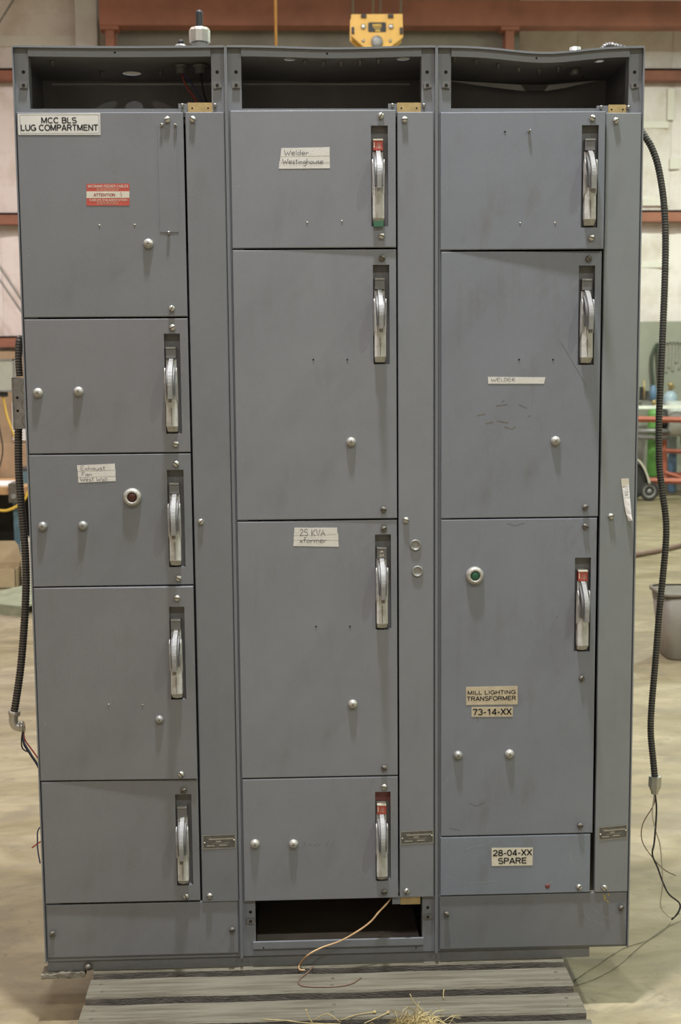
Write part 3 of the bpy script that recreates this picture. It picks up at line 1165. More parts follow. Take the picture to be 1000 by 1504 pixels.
for (v, ua, ub) in [(277.3, 142, 175), (279.4, 142, 174), (297, 143, 174), (299.4, 142, 176)]:
    u = ua
    while u < ub-2:      # rows of print too small to read
        l = random.uniform(2.5, 6)
        mb.ribbon([PY(u, v, YD-.0009), PY(min(ub, u+l), v, YD-.0009)], .0011, BEIGE)
        u += l+1
mb.ribbon([PY(178, 282, YD-.0011), PY(176.5, 285, YD-.0011), PY(179, 285.5, YD-.0011), PY(177.5, 289, YD-.0011)], .0010, REDINK)
mb.build('warning_sticker', d)['label'] = 'red and cream warning sticker reading ATTENTION'

sl = s(241, 490, 264.5, 637, 243.5, 267)
d = make_door(0, 'door', (.0055, .4035, 1.4855, 1.8145), P_WARM, [sl])
handle(d, sl, YD)
fit(d, [('z', 253.5, 481), ('z', 258.5, 652), ('pb', 56, 577), ('pb', 115.5, 575)])

sl = s(246, 690, 270, 833, 247.5, 272)
d = make_door(0, 'door', (.0045, .4035, 1.1525, 1.4825), P_SONE, [sl])
handle(d, sl, YD)
fit(d, [('z', 259, 681), ('z', 262.5, 849), ('pd', 63, 773), ('pd', 122, 772), ('ring', 194.5, 730, LENSR, 'dark red pilot lens')])
mb = MB()
quad_px(mb, [(115, 709), (170, 706.5), (169.5, 698), (114.5, 700)], YD-.0006, PAPER)
quad_px(mb, [(114.5, 701), (169.6, 699), (169.5, 689), (113.8, 691)], YD-.0009, PAPER)
quad_px(mb, [(113.8, 692), (169, 690), (168.5, 681), (113, 683.5)], YD-.0012, PAPER)
hand_px(mb, 'Exhaust', 118.5, 155, 684.5, 690.5, YD-.0015, PENINK, .0009)
hand_px(mb, 'Fan', 119.5, 136, 693.5, 699, YD-.0012, PENINK, .0009)
hand_px(mb, 'West Wall', 118, 158, 700.8, 706.8, YD-.0012, PENINK, .0009)
mb.build('tape_label', d)['label'] = 'white tape strips with hand lettering Exhaust Fan West Wall'

sl = s(249, 890, 271.5, 1026, 252, 274)
d = make_door(0, 'door', (.0045, .4035, .652, 1.1495), P_WARM, [sl], 1.7)
handle(d, sl, YD)
fit(d, [('z', 261, 877), ('z', 267, 1134.5), ('pd', 235, 1055, .9), ('dot', 160, 1034, ZINC), ('dot', 210, 1034, ZINC)])

sl = s(258, 1166, 281.5, 1300, 259.5, 283.5)
d = make_door(0, 'door', (.0065, .4035, .3255, .6485), P_WARM, [sl], .4)
handle(d, sl, YD)
fit(d, [('d', 270, 1160), ('z', 273.5, 1315)])

k = make_door(0, 'kick_panel', (.0065, .4995, .177, .3195), P_WARM, yf=-.011, dep=.010)
fit(k, [('d', 77.5, 1371), ('d', 341, 1365)])
c = make_door(0, 'wireway_cover', (.4085, .5015, .3195, 2.3055), P_SONE)
fit(c, [('z', 283, 175.5), ('z', 295, 766), ('z', 308, 1315)])


def nameplate(c, pts):
    mb = MB()
    quad_px(mb, pts, YD-.0008, PLATE)
    (u0, v1), (u1, v1b), (u1t, v0b), (u0t, v0) = pts
    def L(s, t):
        return (u0t+(u1t-u0t)*s, v0+(v1-v0)*t+(v0b-v0)*s)
    y = YD-.0011
    for (p, q) in [((0, 0), (1, 0)), ((1, 0), (1, 1)), ((1, 1), (0, 1)), ((0, 1), (0, 0))]:
        mb.ribbon([PY(*L(*p), y), PY(*L(*q), y)], .0016, PLATEL)
    for (a, b, t, wd) in [(.18, .94, .30, .0035), (.40, .56, .48, .0035), (.12, .36, .78, .0035), (.5, .74, .76, .0035), (.1, .3, .2, .001), (.25, .8, .6, .001)]:
        mb.ribbon([PY(*L(a, t), y), PY(*L(b, t), y)], wd, PLATEL)
    for (a, t) in ((.05, .55), (.96, .42)):
        p = PY(*L(a, t), y)
        mb.lathe((p.x, YD, p.z), [(.0022, 0), (.0022, -.0022), (.001, -.003)], ZINC, 8)
    mb.build('nameplate', c)['label'] = 'small tarnished metal rating plate'


nameplate(c, [(298.5, 1247), (346.5, 1244), (345.5, 1225.5), (298, 1227.5)])

# middle section
sl = s(544.5, 185, 569, 333, 545, 570)
d = make_door(1, 'door', dr(1, .0080, .4080, 1.982, 2.3090), P_NEUT, [sl], 1.0)
handle(d, sl, YD, 'r', 1)
fit(d, [('z', 559, 171), ('z', 560, 347), ('dot', 451, 327, ZINC), ('dot', 502, 325, ZINC)])
mb = MB()
quad_px(mb, [(409.5, 248), (484.5, 247.5), (484, 237.5), (410.2, 237)], YD-.0006, PAPER)
quad_px(mb, [(411, 239), (484.2, 239), (484, 228), (412, 228.5)], YD-.0009, PAPER)
quad_px(mb, [(412, 230), (484, 229), (484, 216.5), (413, 217.7)], YD-.0012, PAPER)
hand_px(mb, 'Welder', 417.5, 453.5, 220.5, 228, YD-.0015, PENINK, .0011)
hand_px(mb, 'Westinghouse', 415, 475, 233.5, 241, YD-.0014, PENINK, .0011)
mb.build('tape_label', d)['label'] = 'white tape strips with hand lettering Welder Westinghouse'

sl = s(547, 389, 571, 535, 548.5, 572.5)
d = make_door(1, 'door', dr(1, .0080, .4085, 1.3135, 1.978), P_NEUT, [sl], .35)
handle(d, sl, YD)
fit(d, [('d', 561, 379), ('d', 563, 748), ('pb', 515.5, 649), ('dot', 460, 528, HOLE), ('dot', 510, 528, HOLE)])

sl = s(550.5, 785, 574, 925, 551.5, 574.5)
d = make_door(1, 'door', dr(1, .0080, .4085, .6475, 1.3095), P_NEUT, [sl])
handle(d, sl, YD, 'e')
fit(d, [('d', 563.5, 776.5), ('d', 564, 1127.5), ('pb', 518, 1034), ('dot', 464, 920, HOLE), ('dot', 514, 920, HOLE)])
mb = MB()
quad_px(mb, [(430.5, 802), (497.5, 803), (496.5, 790), (432, 789)], YD-.0006, PAPER)
quad_px(mb, [(431, 793), (497, 793.5), (496.5, 783.5), (432, 783)], YD-.0009, PAPER)
quad_px(mb, [(431.5, 786.5), (495.5, 784.5), (495, 775), (432.5, 775)], YD-.0012, PAPER)
hand_px(mb, '25 KVA', 440, 478, 777.5, 787, YD-.0016, PENINK, .0012)
hand_px(mb, 'xformer', 440, 480, 789.5, 797, YD-.0014, PENINK, .0011)
mb.build('tape_label', d)['label'] = 'white tape strips with hand lettering 25 KVA xformer'

sl = s(551, 1163, 574, 1294, 551.5, 573.5)
d = make_door(1, 'door', dr(1, .0090, .4085, .3185, .6445), P_NEUT, [sl])
handle(d, sl, YD, 'r', 0, True)
fit(d, [('z', 564, 1155), ('d', 564, 1309.5), ('pb', 374.5, 1239), ('pb', 431, 1239)])
c = make_door(1, 'wireway_cover', dr(1, .4125, .5010, .3185, 2.3055), P_NEUT)
fit(c, [('z', 594, 176), ('z', 596, 763.5), ('z', 597, 1308)])
for (u, v) in ((610, 800.5), (613, 839)):
    p = PY(u, v)
    MB().lathe((p.x, YD, p.z), [(.0142, .001), (.0142, -.003), (.0125, -.0045), (.0105, -.0035), (.0095, -.002), (.003, -.002)], STEEL, 24).build('hole_cap', c)
nameplate(c, [(589, 1240), (637, 1237.5), (636, 1219.5), (588.5, 1222)])

# right section
sl = s(852.5, 185, 877.5, 335, 852, 875.5)
d = make_door(2, 'door', dr(2, .0095, .4110, 1.9755, 2.3045), P_BLUE, [sl], 1.9)
handle(d, sl, YD)
fit(d, [('z', 868, 175), ('z', 866.5, 350), ('dot', 741, 194, HOLE), ('dot', 763, 328, ZINC), ('dot', 814, 328, ZINC), ('s', 776, 193)])
sl = s(850, 390, 873.5, 536, 848.5, 872.5)
d = make_door(2, 'door', dr(2, .0115, .4100, 1.3110, 1.9715), P_BLUE, [sl])
handle(d, sl, YD)
fit(d, [('d', 864, 380), ('d', 859, 745), ('pb', 815.5, 647.5), ('dot', 762, 528, HOLE), ('dot', 812, 528, HOLE)])
mb = MB()
quad_px(mb, [(717, 563.5), (799, 563.5), (801, 554), (716.5, 553.5)], YD-.0008, PAPER)
hand_px(mb, 'WELDER', 721, 757, 555.2, 560, YD-.0012, PENINK, .0009)
mb.build('tape_label', d)['label'] = 'narrow white tape with hand lettering WELDER'
sl = s(844.5, 819, 868, 957, 842.5, 866)
d = make_door(2, 'door', dr(2, .0115, .4080, .4815, 1.3080), P_BLUE, [sl])
handle(d, sl, YD, 'r')
fit(d, [('d', 859, 773), ('d', 854, 996), ('d', 851.5, 1212), ('pd', 672.5, 1109), ('pb', 748, 1107), ('ring', 697, 845, LENSG, 'dark green pilot lens')])
mb = MB()
quad_px(mb, [(684.5, 1035.5), (760, 1034.5), (760, 1007.5), (684.5, 1009)], YD-.0008, BEIGE)
text_px(mb, 'MILL LIGHTING', 686.5, 757, 1013.5, 1020.5, YD-.0012, INK)
text_px(mb, 'TRANSFORMER', 685.5, 757.5, 1022, 1029.5, YD-.0012, INK)
mb.build('label_sticker', d)['label'] = 'yellowed label reading MILL LIGHTING TRANSFORMER'
mb = MB()
quad_px(mb, [(692.5, 1053), (753, 1052.5), (753, 1038), (692.5, 1038.5)], YD-.0008, BEIGE)
text_px(mb, '73-14-XX', 694, 751, 1040.5, 1050.5, YD-.0012, INK)
mb.build('label_sticker', d)['label'] = 'yellowed label reading 73-14-XX'
d = make_door(2, 'door', dr(2, .0105, .4030, .3205, .4785), P_BLUE2, yf=YD)
fit(d, [('z', 850, 1302)])
p = PY(804, 1301.5)
MB().lathe((p.x, YD, p.z), [(.0066, 0), (.0066, -.0006), (.002, -.0007)], REDIN, 16).build('red_dot', d)
mb = MB()
quad_px(mb, [(722, 1272), (782, 1271), (782.5, 1245), (722, 1245.5)], YD-.0008, CREAM)
text_px(mb, '28-04-XX', 723.5, 781, 1247.5, 1257.5, YD-.0012, INK)
text_px(mb, 'SPARE', 731, 773, 1259.5, 1269, YD-.0012, INK)
mb.build('label_sticker', d)['label'] = 'cream label reading 28-04-XX SPARE'
k = make_door(2, 'kick_panel', (1.0255, 1.5195, .172, .3175), P_KICK, yf=-.011, dep=.010)
fit(k, [('d', 655.5, 1342), ('d', 912, 1333)])
c = make_door(2, 'wireway_cover', (1.4315, 1.5190, .3195, 2.3030), P_GREEN)
fit(c, [('z', 904, 177.5), ('z', 896.5, 758), ('z', 887, 1303)])
nameplate(c, [(880, 1234), (921, 1230.5), (920.5, 1211.5), (879.5, 1215.5)])
# drooping strip of tape on the right cover
mb = MB()
L = [(912.2, 703), (913.4, 716), (915.4, 730), (917, 742), (919.5, 755), (923.2, 765.5)]
Q = [(923.2, 703), (924, 716), (925, 730), (926.2, 742), (927.2, 755), (928.8, 764.5)]
yo = [.0008, .0012, .004, .007, .010, .014]
A = [PY(*p, YD-y) for p, y in zip(L, yo)]
B = [PY(*p, YD-y-.002*t) for t, (p, y) in enumerate(zip(Q, yo))]
for off in (0, .0005):
    mb.add([p+Vector((0, off, 0)) for p in A+B], [(j, j+1, 7+j, 6+j) for j in range(5)], PAPER)
quad_px(mb, [(913, 714.5), (924, 714), (923.3, 702.5), (912, 703)], YD-.0024, CREAM)
for ch, (v0, v1) in {'N': (716.5, 719.5), 'O': (720.5, 724.5), 'E': (726, 729)}.items():
    w0, stk = ST[ch]
    for stt in stk:      # letters turned a quarter to the right, reading down the strip
        pts = []
        for (px, py) in stt:
            u = 917.6+py*4.6+(v0-716)*.09
            v = v0+px/w0*(v1-v0)*1.05
            q = PY(u, v, YD-.0062)
            pts.append(q)
        mb.ribbon(pts, .0009, PENINK)
mb.ribbon([PY(916.5, 731, YD-.0085), PY(921, 731.8, YD-.0085), PY(925, 730.3, YD-.0085)], .0008, PENINK)
mb.build('tape_strip', c)['label'] = 'loose strip of white tape curling off the cover'

# scuffs and scrapes on the paint


def scuffs(d, lines, m, wd, y=YD):
    mb = MB()
    for ln in lines:
        mb.ribbon([PY(u, v, y-.0003) for u, v in ln], wd, m)
    mb.build('scuff_mark', d)


SCUFF = mat('scuff_dark', (.115, .112, .110), .6)
SCUFFB = mat('scuff_brown', (.165, .140, .120), .7)
SCUFFL = mat('scuff_light', (.30, .305, .31), .5)
YSCR = mat('yellow_scrape', (.42, .30, .05), .6)
kids = [c_ for c_ in SEC[2].children]
dd = [c_ for c_ in kids if c_.name.startswith('door')]
kk = [c_ for c_ in kids if c_.name.startswith('kick')][0]
scuffs(dd[1], [[(824, 503), (840, 530), (862, 569)]], SCUFF, .0010)
scuffs(dd[1], [[(741, 627), (752, 630), (757, 626)], [(712, 622), (724, 620)], [(730, 618), (746, 621)], [(728, 596), (745, 594)], [(700, 610), (712, 608)]], SCUFFB, .0022)
scuffs(dd[1], [[(762, 594), (775, 600)], [(775, 612), (779, 610)], [(740, 588), (736, 591)]], SCUFF, .0012)
scuffs(dd[2], [[(745, 769), (757, 772), (770, 768)], [(816, 908), (819, 905)], [(700, 1052), (702, 1060)], [(688, 1180), (700, 1184), (712, 1178)], [(660, 1216), (676, 1220)]], SCUFF, .0013)
scuffs(dd[3], [[(683, 1247), (695, 1244), (710, 1241)], [(812, 1292), (806, 1300), (800, 1305)], [(690, 1298), (730, 1294)], [(836, 1252), (840, 1268)], [(655, 1286), (662, 1290)]], SCUFFL, .0010)
scuffs(kk, [[(886, 1314), (890, 1319)], [(890, 1322), (894, 1325)], [(893, 1312), (894, 1316)], [(887, 1318), (888, 1322)]], YSCR, .0030, -.011)
scuffs(kk, [[(868, 1330), (880, 1342)], [(884, 1345), (896, 1350)], [(872, 1352), (888, 1360)], [(858, 1340), (866, 1352)], [(895, 1338), (905, 1344)]], SCUFFL, .0007, -.011)
d2 = [c_ for c_ in SEC[1].children if c_.name.startswith('door')]
scuffs(d2[3], [[(446, 1244), (449, 1236)], [(452, 1243), (455, 1239), (458, 1243)], [(460, 1242), (466, 1239), (470, 1242)], [(478, 1244), (483, 1235)], [(487, 1243), (491, 1235)]], SCUFFB, .0009)
# brass plate at the foot of the middle wireway
a, b = PY(588, 1328, -.006), PY(617, 1316, -.006)
MB().box((a.x, -.0085, a.z), (b.x, -.0042, b.z), BRASS).build('brass_plate', SEC[1])
a, b = PY(576, 1328, -.006), PY(588, 1316, -.006)
MB().box((a.x, -.0065, a.z), (b.x, -.0042, b.z), P_FRAME).build('bracket', SEC[1])

# ------------------------------------------------------------------ base, pallet
base = thing('cabinet_base', (.71, .2, .135), 'worn grey steel base channel under the three cabinet sections', 'base frame')
mb = MB()
mb.box((.003, .002, .135), (1.424, .008, .165), BASEM)
mb.box((.003, .008, .135), (1.424, .06, .139), BASEM)
mb.box((.003, .008, .161), (1.424, .06, .165), BASEM)
mb.build('front_channel', base)
mb = MB()
mb.box((.003, .35, .135), (1.424, .356, .165), BASEM)
mb.box((.003, .30, .135), (1.424, .35, .139), BASEM)
mb.box((.003, .30, .161), (1.424, .35, .165), BASEM)
mb.build('rear_channel', base)
for x in (.006, .70, 1.40):
    MB().box((x, .06, .138), (x+.02, .30, .162), BASEM).build('cross_member', base)
# broken plate with mud hanging at the left end
mb = MB()
vs = []
rnd = random.Random(3)
nx, ny = 14, 4
for j in range(ny+1):
    for i in range(nx+1):
        e = rnd.uniform(-.004, .004)
        vs.append((-.012+.112*i/nx+e*.3, -.014+.05*j/ny+e*.4, .1335-rnd.uniform(0, .0015)+(.005*rnd.random() if (i > 5 and j < 2) else 0)))
lo = [(p[0], p[1], .1215+rnd.uniform(-.001, .001)) for p in vs]
N = len(vs)
fs = []
for j in range(ny):
    for i in range(nx):
        k = j*(nx+1)+i
        fs += [(k, k+1, k+nx+2, k+nx+1), (N+k, N+k+nx+1, N+k+nx+2, N+k+1)]
bd = [i for i in range(nx+1)]+[j*(nx+1)+nx for j in range(1, ny+1)]+[ny*(nx+1)+i for i in range(nx-1, -1, -1)]+[j*(nx+1) for j in range(ny-1, 0, -1)]
for q in range(len(bd)):
    a, b = bd[q], bd[(q+1) % len(bd)]
    fs.append((a, b, N+b, N+a))
vs = [(p[0], p[1], min(p[2], .1348)) if p[1] > 0 else p for p in vs]
mb.add(vs+lo, fs, MUD_SHADOW)
mb.build('foot_plate', base)['label'] = 'ragged mud-caked plate at the left end'
mb = MB()
mb.lathe((.108, -.001, .1475), [(.003, .003), (.010, .0), (.011, -.004), (.006, -.012), (.002, -.014)], DULLSC, 10)
mb.build('bolt_head', base)

pal = thing('wooden_pallet', (.737, .1, 0), 'weathered wooden pallet of spaced boards under the cabinet', 'pallet')
PX0, PX1 = .126, 1.349
rnd = random.Random(11)
yb = [-.59, -.452, -.316, -.186, -.050, .084, .22, .355]
for j, y in enumerate(yb):
    wd = .098
    mb = MB()
    x0, x1 = PX0+rnd.uniform(-.004, .004), PX1+rnd.uniform(-.004, .004)
    ya, yc = y-wd+.001, y
    tilt = rnd.uniform(-.006, .006)
    nseg = 14
    prof_t = [(0, .004), (.004, 0), (wd-.004, 0), (wd, .004)]
    rings = []
    for t in range(nseg+1):
        x = x0+(x1-x0)*t/nseg
        wob = .0015*math.sin(t*1.7+j)+rnd.uniform(-.001, .001)
        sk = tilt*(t/nseg-.5)
        rings.append([(x, ya+wob+sk, .113)]+[(x, ya+q+wob+sk, .135-dz) for q, dz in prof_t]+[(x, yc+wob+sk, .113)])
    vs = [p for r in rings for p in r]
    for t in range(nseg):
        for q in range(6):
            f = (t*6+q, t*6+(q+1) % 6, (t+1)*6+(q+1) % 6, (t+1)*6+q)
            n0 = len(mb.v)
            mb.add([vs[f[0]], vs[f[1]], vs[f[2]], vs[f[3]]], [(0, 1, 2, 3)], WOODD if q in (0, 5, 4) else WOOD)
    mb.add(rings[0], [tuple(range(6))], WOODD)
    mb.add(rings[-1], [tuple(range(6))], WOODD)
    mb.build('deck_board', pal, (x0, y-wd/2, .12))
    for x in (PX0+.03, (PX0+PX1)/2, PX1-.03):
        for dy in (-.03, -.068):
            MB().lathe((x+rnd.uniform(-.006, .006), y+dy, .1345), [(.0045, 0), (.0045, .0012), (.002, .0018)], DULLSC, 8, 'z').build('nail_head', pal)
for x in (PX0+.012, (PX0+PX1)/2-.019, PX1-.05):
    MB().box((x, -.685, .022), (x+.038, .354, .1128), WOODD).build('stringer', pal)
for y in (-.69, -.35, -.1, .25):
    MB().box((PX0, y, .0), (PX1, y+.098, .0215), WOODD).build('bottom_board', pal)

# ------------------------------------------------------------------ fittings on the cabinet roof
g = thing('cable_gland', (.436, .163, ZT), 'tall bright cable gland with black cable stub on roof of left section', 'cable gland')
mb = MB()
mb.lathe((.436, .163, ZT), [(.024, 0), (.024, .012), (.0205, .014), (.0205, .045), (.022, .048)], STEEL, 24, 'z')
mb.build('body', g)
mb = MB()
mb.lathe((.436, .163, ZT+.048), [(.020, 0), (.0265, .002), (.0268, .030), (.0235, .037), (.012, .037)], ZINC, 10, 'z', False)
mb.build('nut', g)
mb = MB()
P = [(.436, .163, ZT+.08+.0035*t) for t in range(14)]
mb.tube(P, [.0085 if t % 2 else .0095 for t in range(14)], BLACK, 12)
mb.cyl((.436, .163, ZT+.084), (.436, .163, ZT+.1285), .0068, WIREB, 10)
mb.build('cable_stub', g)
g = thing('small_cable_gland', (.388, .163, ZT), 'small steel cable gland with black cap left of the tall gland', 'cable gland')
MB().lathe((.388, .163, ZT), [(.017, 0), (.017, .03), (.0165, .040), (.012, .045)], STEEL, 8, 'z', False).build('nut', g)
MB().lathe((.388, .163, ZT+.044), [(.008, 0), (.0082, .010), (.005, .012)], BLACK, 14, 'z').build('cap', g)
# their undersides and wires in the bay
for (nm, x) in (('locknut', .436), ('locknut', .388)):
    o = MB().lathe((x, .163, ZT-.004), [(.020, 0), (.020, -.006), (.0135, -.007), (.0135, -.022), (.009, -.022)], STEEL, 16, 'z').build(nm, SEC[0])
bw = thing('bay_wires', (.43, .16, 2.29), 'red, blue and black wires dropping inside top bay of left section', 'wires')
for (m, pts) in ((WIRER, [(.388, .163, 2.436), (.400, .14, 2.40), (.43, .11, 2.35), (.452, .08, 2.289)]), (WIREBL, [(.39, .163, 2.436), (.42, .13, 2.395), (.445, .10, 2.345), (.456, .085, 2.289)]), (WIREB, [(.436, .163, 2.436), (.445, .15, 2.38), (.46, .11, 2.33), (.461, .09, 2.289)])):
    MB().tube(spline(pts, 6), .0022, m, 6).build('wire', bw)
g = thing('conduit_fitting', (1.395, .176, ZT-.014), 'short threaded steel fitting on dented roof of right section', 'fitting')
zr = ZT+sag(2, 1.395-2*SW)
MB().lathe((1.395, .176, zr), [(.016, 0), (.016, .03), (.0145, .031), (.0145, .048), (.011, .048)], STEEL, 16, 'z').build('collar', g)
MB().lathe((1.395, .176, zr-.0025), [(.012, 0), (.012, -.018), (.0085, -.018)], STEEL, 12, 'z').build('thread', g)

# ------------------------------------------------------------------ armoured conduits
yc = .25
cr = thing('flexible_conduit', (1.66, .25, .45), 'ribbed armoured conduit hanging down right of the cabinet with bare wires', 'conduit', 'armoured conduits on the cabinet')
pts = [Vector((1.436, .30, ZT-.001)), PY(884, 74, .30), PY(893, 67.5, .30), PY(903, 68.5, .29), PY(918, 80, .28), Vector((1.545, .262, ZT-.075))]
for (u, v) in [(945, 197), (957, 217), (966.5, 245), (974, 290), (977, 340), (976.5, 400), (973.5, 480), (970, 560), (967.5, 620), (968, 680), (972.5, 722), (977.5, 760), (978, 792), (974, 840), (968, 900), (962.5, 970), (957, 1035), (955.5, 1075), (959, 1115), (962, 1146)]:
    pts.append(PY(u, v, yc))
MB.flex = flex
flex(MB(), pts, .0100).build('sheath', cr)
p0 = PY(962, 1142, yc)
mb = MB()
mb.lathe((p0.x, yc, p0.z), [(.013, .004), (.018, .004), (.0185, -.004), (.0185, -.024), (.012, -.038), (.010, -.047), (.007, -.047)], ZINC, 8, 'z', False)
mb.build('connector', cr)
for (nm, m, r, pp) in [('wire', WIREB, .0026, [(962, 1166), (964, 1190), (961, 1235), (958, 1255), (966, 1275), (973, 1295), (982, 1313), (998, 1327), (996, 1340), (986, 1351)]),
                       ('wire', WIREW, .0019, [(961, 1166), (958, 1195), (963, 1220), (969, 1240), (972, 1270), (973, 1300), (970, 1330), (978, 1342), (986, 1347), (1002, 1340)]),
                       ('wire', WIREBR, .0015, [(961, 1166), (960, 1182), (944, 1210), (943, 1235), (957, 1258), (975, 1277), (992, 1286)])]:
    MB().tube(spline([PY(u, v, yc) for u, v in pp], 6), r, m, 6).build(nm, cr)
# shadows of two wires on the floor, modelled as fine tan strands
for (pp, lb) in [([(985, 1354), (972, 1368), (948, 1382), (915, 1393), (880, 1415), (842, 1441)], 'upper of two fine strands drawn as wire shadows on floor from pallet to right'),
                 ([(1000, 1352), (975, 1364), (940, 1390), (905, 1420), (875, 1437), (845, 1448)], 'lower of two fine strands drawn as wire shadows on floor from pallet to right')]:
    q = [PZ(u, v, .0022) for u, v in pp]
    tag(MB().tube(spline(q, 6), .0009, MUD_SHADOW, 6).build('wire_shadow_strand', None, q[0]), lb, 'wire', 'fine wire shadows on the floor')

jb = thing('junction_box', (-.035, .2, 1.54), 'galvanised junction box with knockouts on left side of the cabinet', 'junction box')
a, b = PY(22.5, 630, .17), PY(22.5, 556, .17)
mb = MB()
zl, zh, xl = a.z, b.z, a.x-.002
mb.box((xl, .17, zl), (-.0002, .272, zh), STEEL)
mb.box((xl-.003, .168, zl-.002), (xl, .274, zh+.002), STEEL)
mb.build('box_body', jb)
for t in (.80, .48, .16):
    z = zl+(zh-zl)*t
    ring = [(-.028+.017*math.cos(q*math.pi/10), .1695, z+.017*math.sin(q*math.pi/10)) for q in range(21)]
    MB().ribbon(ring, .0012, DULLSC).build('knockout', jb)
for t in (.62, .36):
    z = zl+(zh-zl)*t
    MB().lathe((xl+.010, .1700, z), [(.0034, .001), (.0034, -.0008)], HOLE, 10).build('screw_hole', jb)
cl = thing('flexible_conduit', (-.05, .2, 1.0), 'ribbed armoured conduit looping above junction box and hanging left of the cabinet', 'conduit', 'armoured conduits on the cabinet')
lp = [(-.004, .235, 1.688), (-.032, .235, 1.692), (-.040, .234, 1.715), (-.044, .230, 1.75), (-.049, .222, 1.772), (-.054, .212, 1.765), (-.056, .207, 1.73), (-.056, .206, 1.70), (-.055, .206, zh+.004)]
flex(MB(), lp, .0100).build('sheath', cl)
MB().lathe((-.004, .235, 1.688), [(.016, .003), (.016, -.010), (.0135, -.012), (.0135, -.022)], ZINC, 10, 'x', False).build('connector', cl)
pts = [PY(u, v, .21) for u, v in [(27, 629), (27, 660), (28, 700), (31.5, 745), (36, 795), (38, 835), (38, 870), (35.5, 920), (31, 975), (25, 1020), (20.5, 1048)]]
flex(MB(), pts, .0112).build('sheath', cl)
e = pts[-1]
mb = MB()
el = [e+Vector((.002, 0, .006)), e+Vector((-.001, 0, -.008)), e+Vector((-.002, 0, -.022)), e+Vector((.003, 0, -.033)), e+Vector((.013, 0, -.037)), e+Vector((.026, 0, -.036))]
mb.tube(spline(el, 4), .0125, ZINC, 12)
mb.tube([e+Vector((.002, 0, .008)), e+Vector((0, 0, -.004))], .0165, ZINC, 8)
mb.tube([e+Vector((.016, 0, -.0375)), e+Vector((.026, 0, -.036))], .0148, ZINC, 8)
mb.build('elbow_connector', cl)
s0 = e+Vector((.026, 0, -.036))
for (m, pp) in [(WIRER, [(36, 1085), (46, 1100), (56, 1114), (66, 1130)]), (WIREBL, [(35, 1088), (43, 1103), (55, 1122), (66, 1140)]), (WIREB, [(34, 1090), (44, 1108), (55, 1125), (66, 1150)]), (WIREB, [(32, 1082), (32, 1096), (36, 1102), (44, 1106), (54, 1120)])]:
    MB().tube(spline([s0]+[PY(u, v, .21) for u, v in pp], 6), .0020, m, 6).build('wire', cl)
for (m, pp, lb) in [(WIRER, [(76, 1228), (62, 1235), (47, 1245)], 'short red wire end'), (WIREBL, [(72, 1205), (58, 1216), (55, 1235), (56, 1252), (59, 1268)], 'short blue wire end')]:
    q = [PY(u, v, .2) for u, v in pp]
    q[0].x = .001
    MB().tube(spline(q, 6), .0020, m, 6).build('wire_end', SEC[0])['label'] = lb

# ------------------------------------------------------------------ loose wire out of the lower bay, straw on the pallet
lw = thing('copper_wire', (.72, -.05, .136), 'tan wire curling out of open bottom bay onto the pallet', 'wire')
q = [Vector((.93, .10, .312)), PY(572, 1322, .0), PY(556, 1340, -.02), PY(545, 1353, -.024), PY(528, 1366, -.026), PY(500, 1382, -.03), PY(472, 1392, -.035), PY(452, 1403, -.045), PZ(440, 1417, .1385), PZ(440, 1424, .1375), PZ(448, 1425, .1375)]
MB().tube(spline(q, 8), .0024, COPPER, 8).build('strand', lw)
q = [PZ(460, 1419, .1375), PZ(452, 1428, .1375), PZ(440, 1438, .137), PZ(440, 1446, .137), PZ(455, 1449, .137), PZ(490, 1449, .137), PZ(515, 1445, .137), PZ(530, 1436, .137)]
MB().tube(spline(q, 8), .0020, WIREBR, 8).build('strand', lw)
q = [Vector((.70, .11, .322)), Vector((.702, .10, .295)), Vector((.71, .10, .282)), Vector((.77, .10, .285)), Vector((.85, .10, .292)), Vector((.92, .10, .296))]
tag(MB().tube(spline(q, 6), .0018, WIREBR, 6).build('bay_wire', None, q[0]), 'thin brown wire strung inside open bottom bay', 'wire')
gc = [PY(588, 1361, .30), PY(595, 1372, .30), PY(608, 1378, .28), PY(622, 1379, .26), PY(640, 1378, .25)]
tag(MB().tube(spline(gc, 6), .008, P_FRAME, 10).build('grey_cable', None, gc[0]), 'short grey cable lying in right corner of open bottom bay', 'cable')

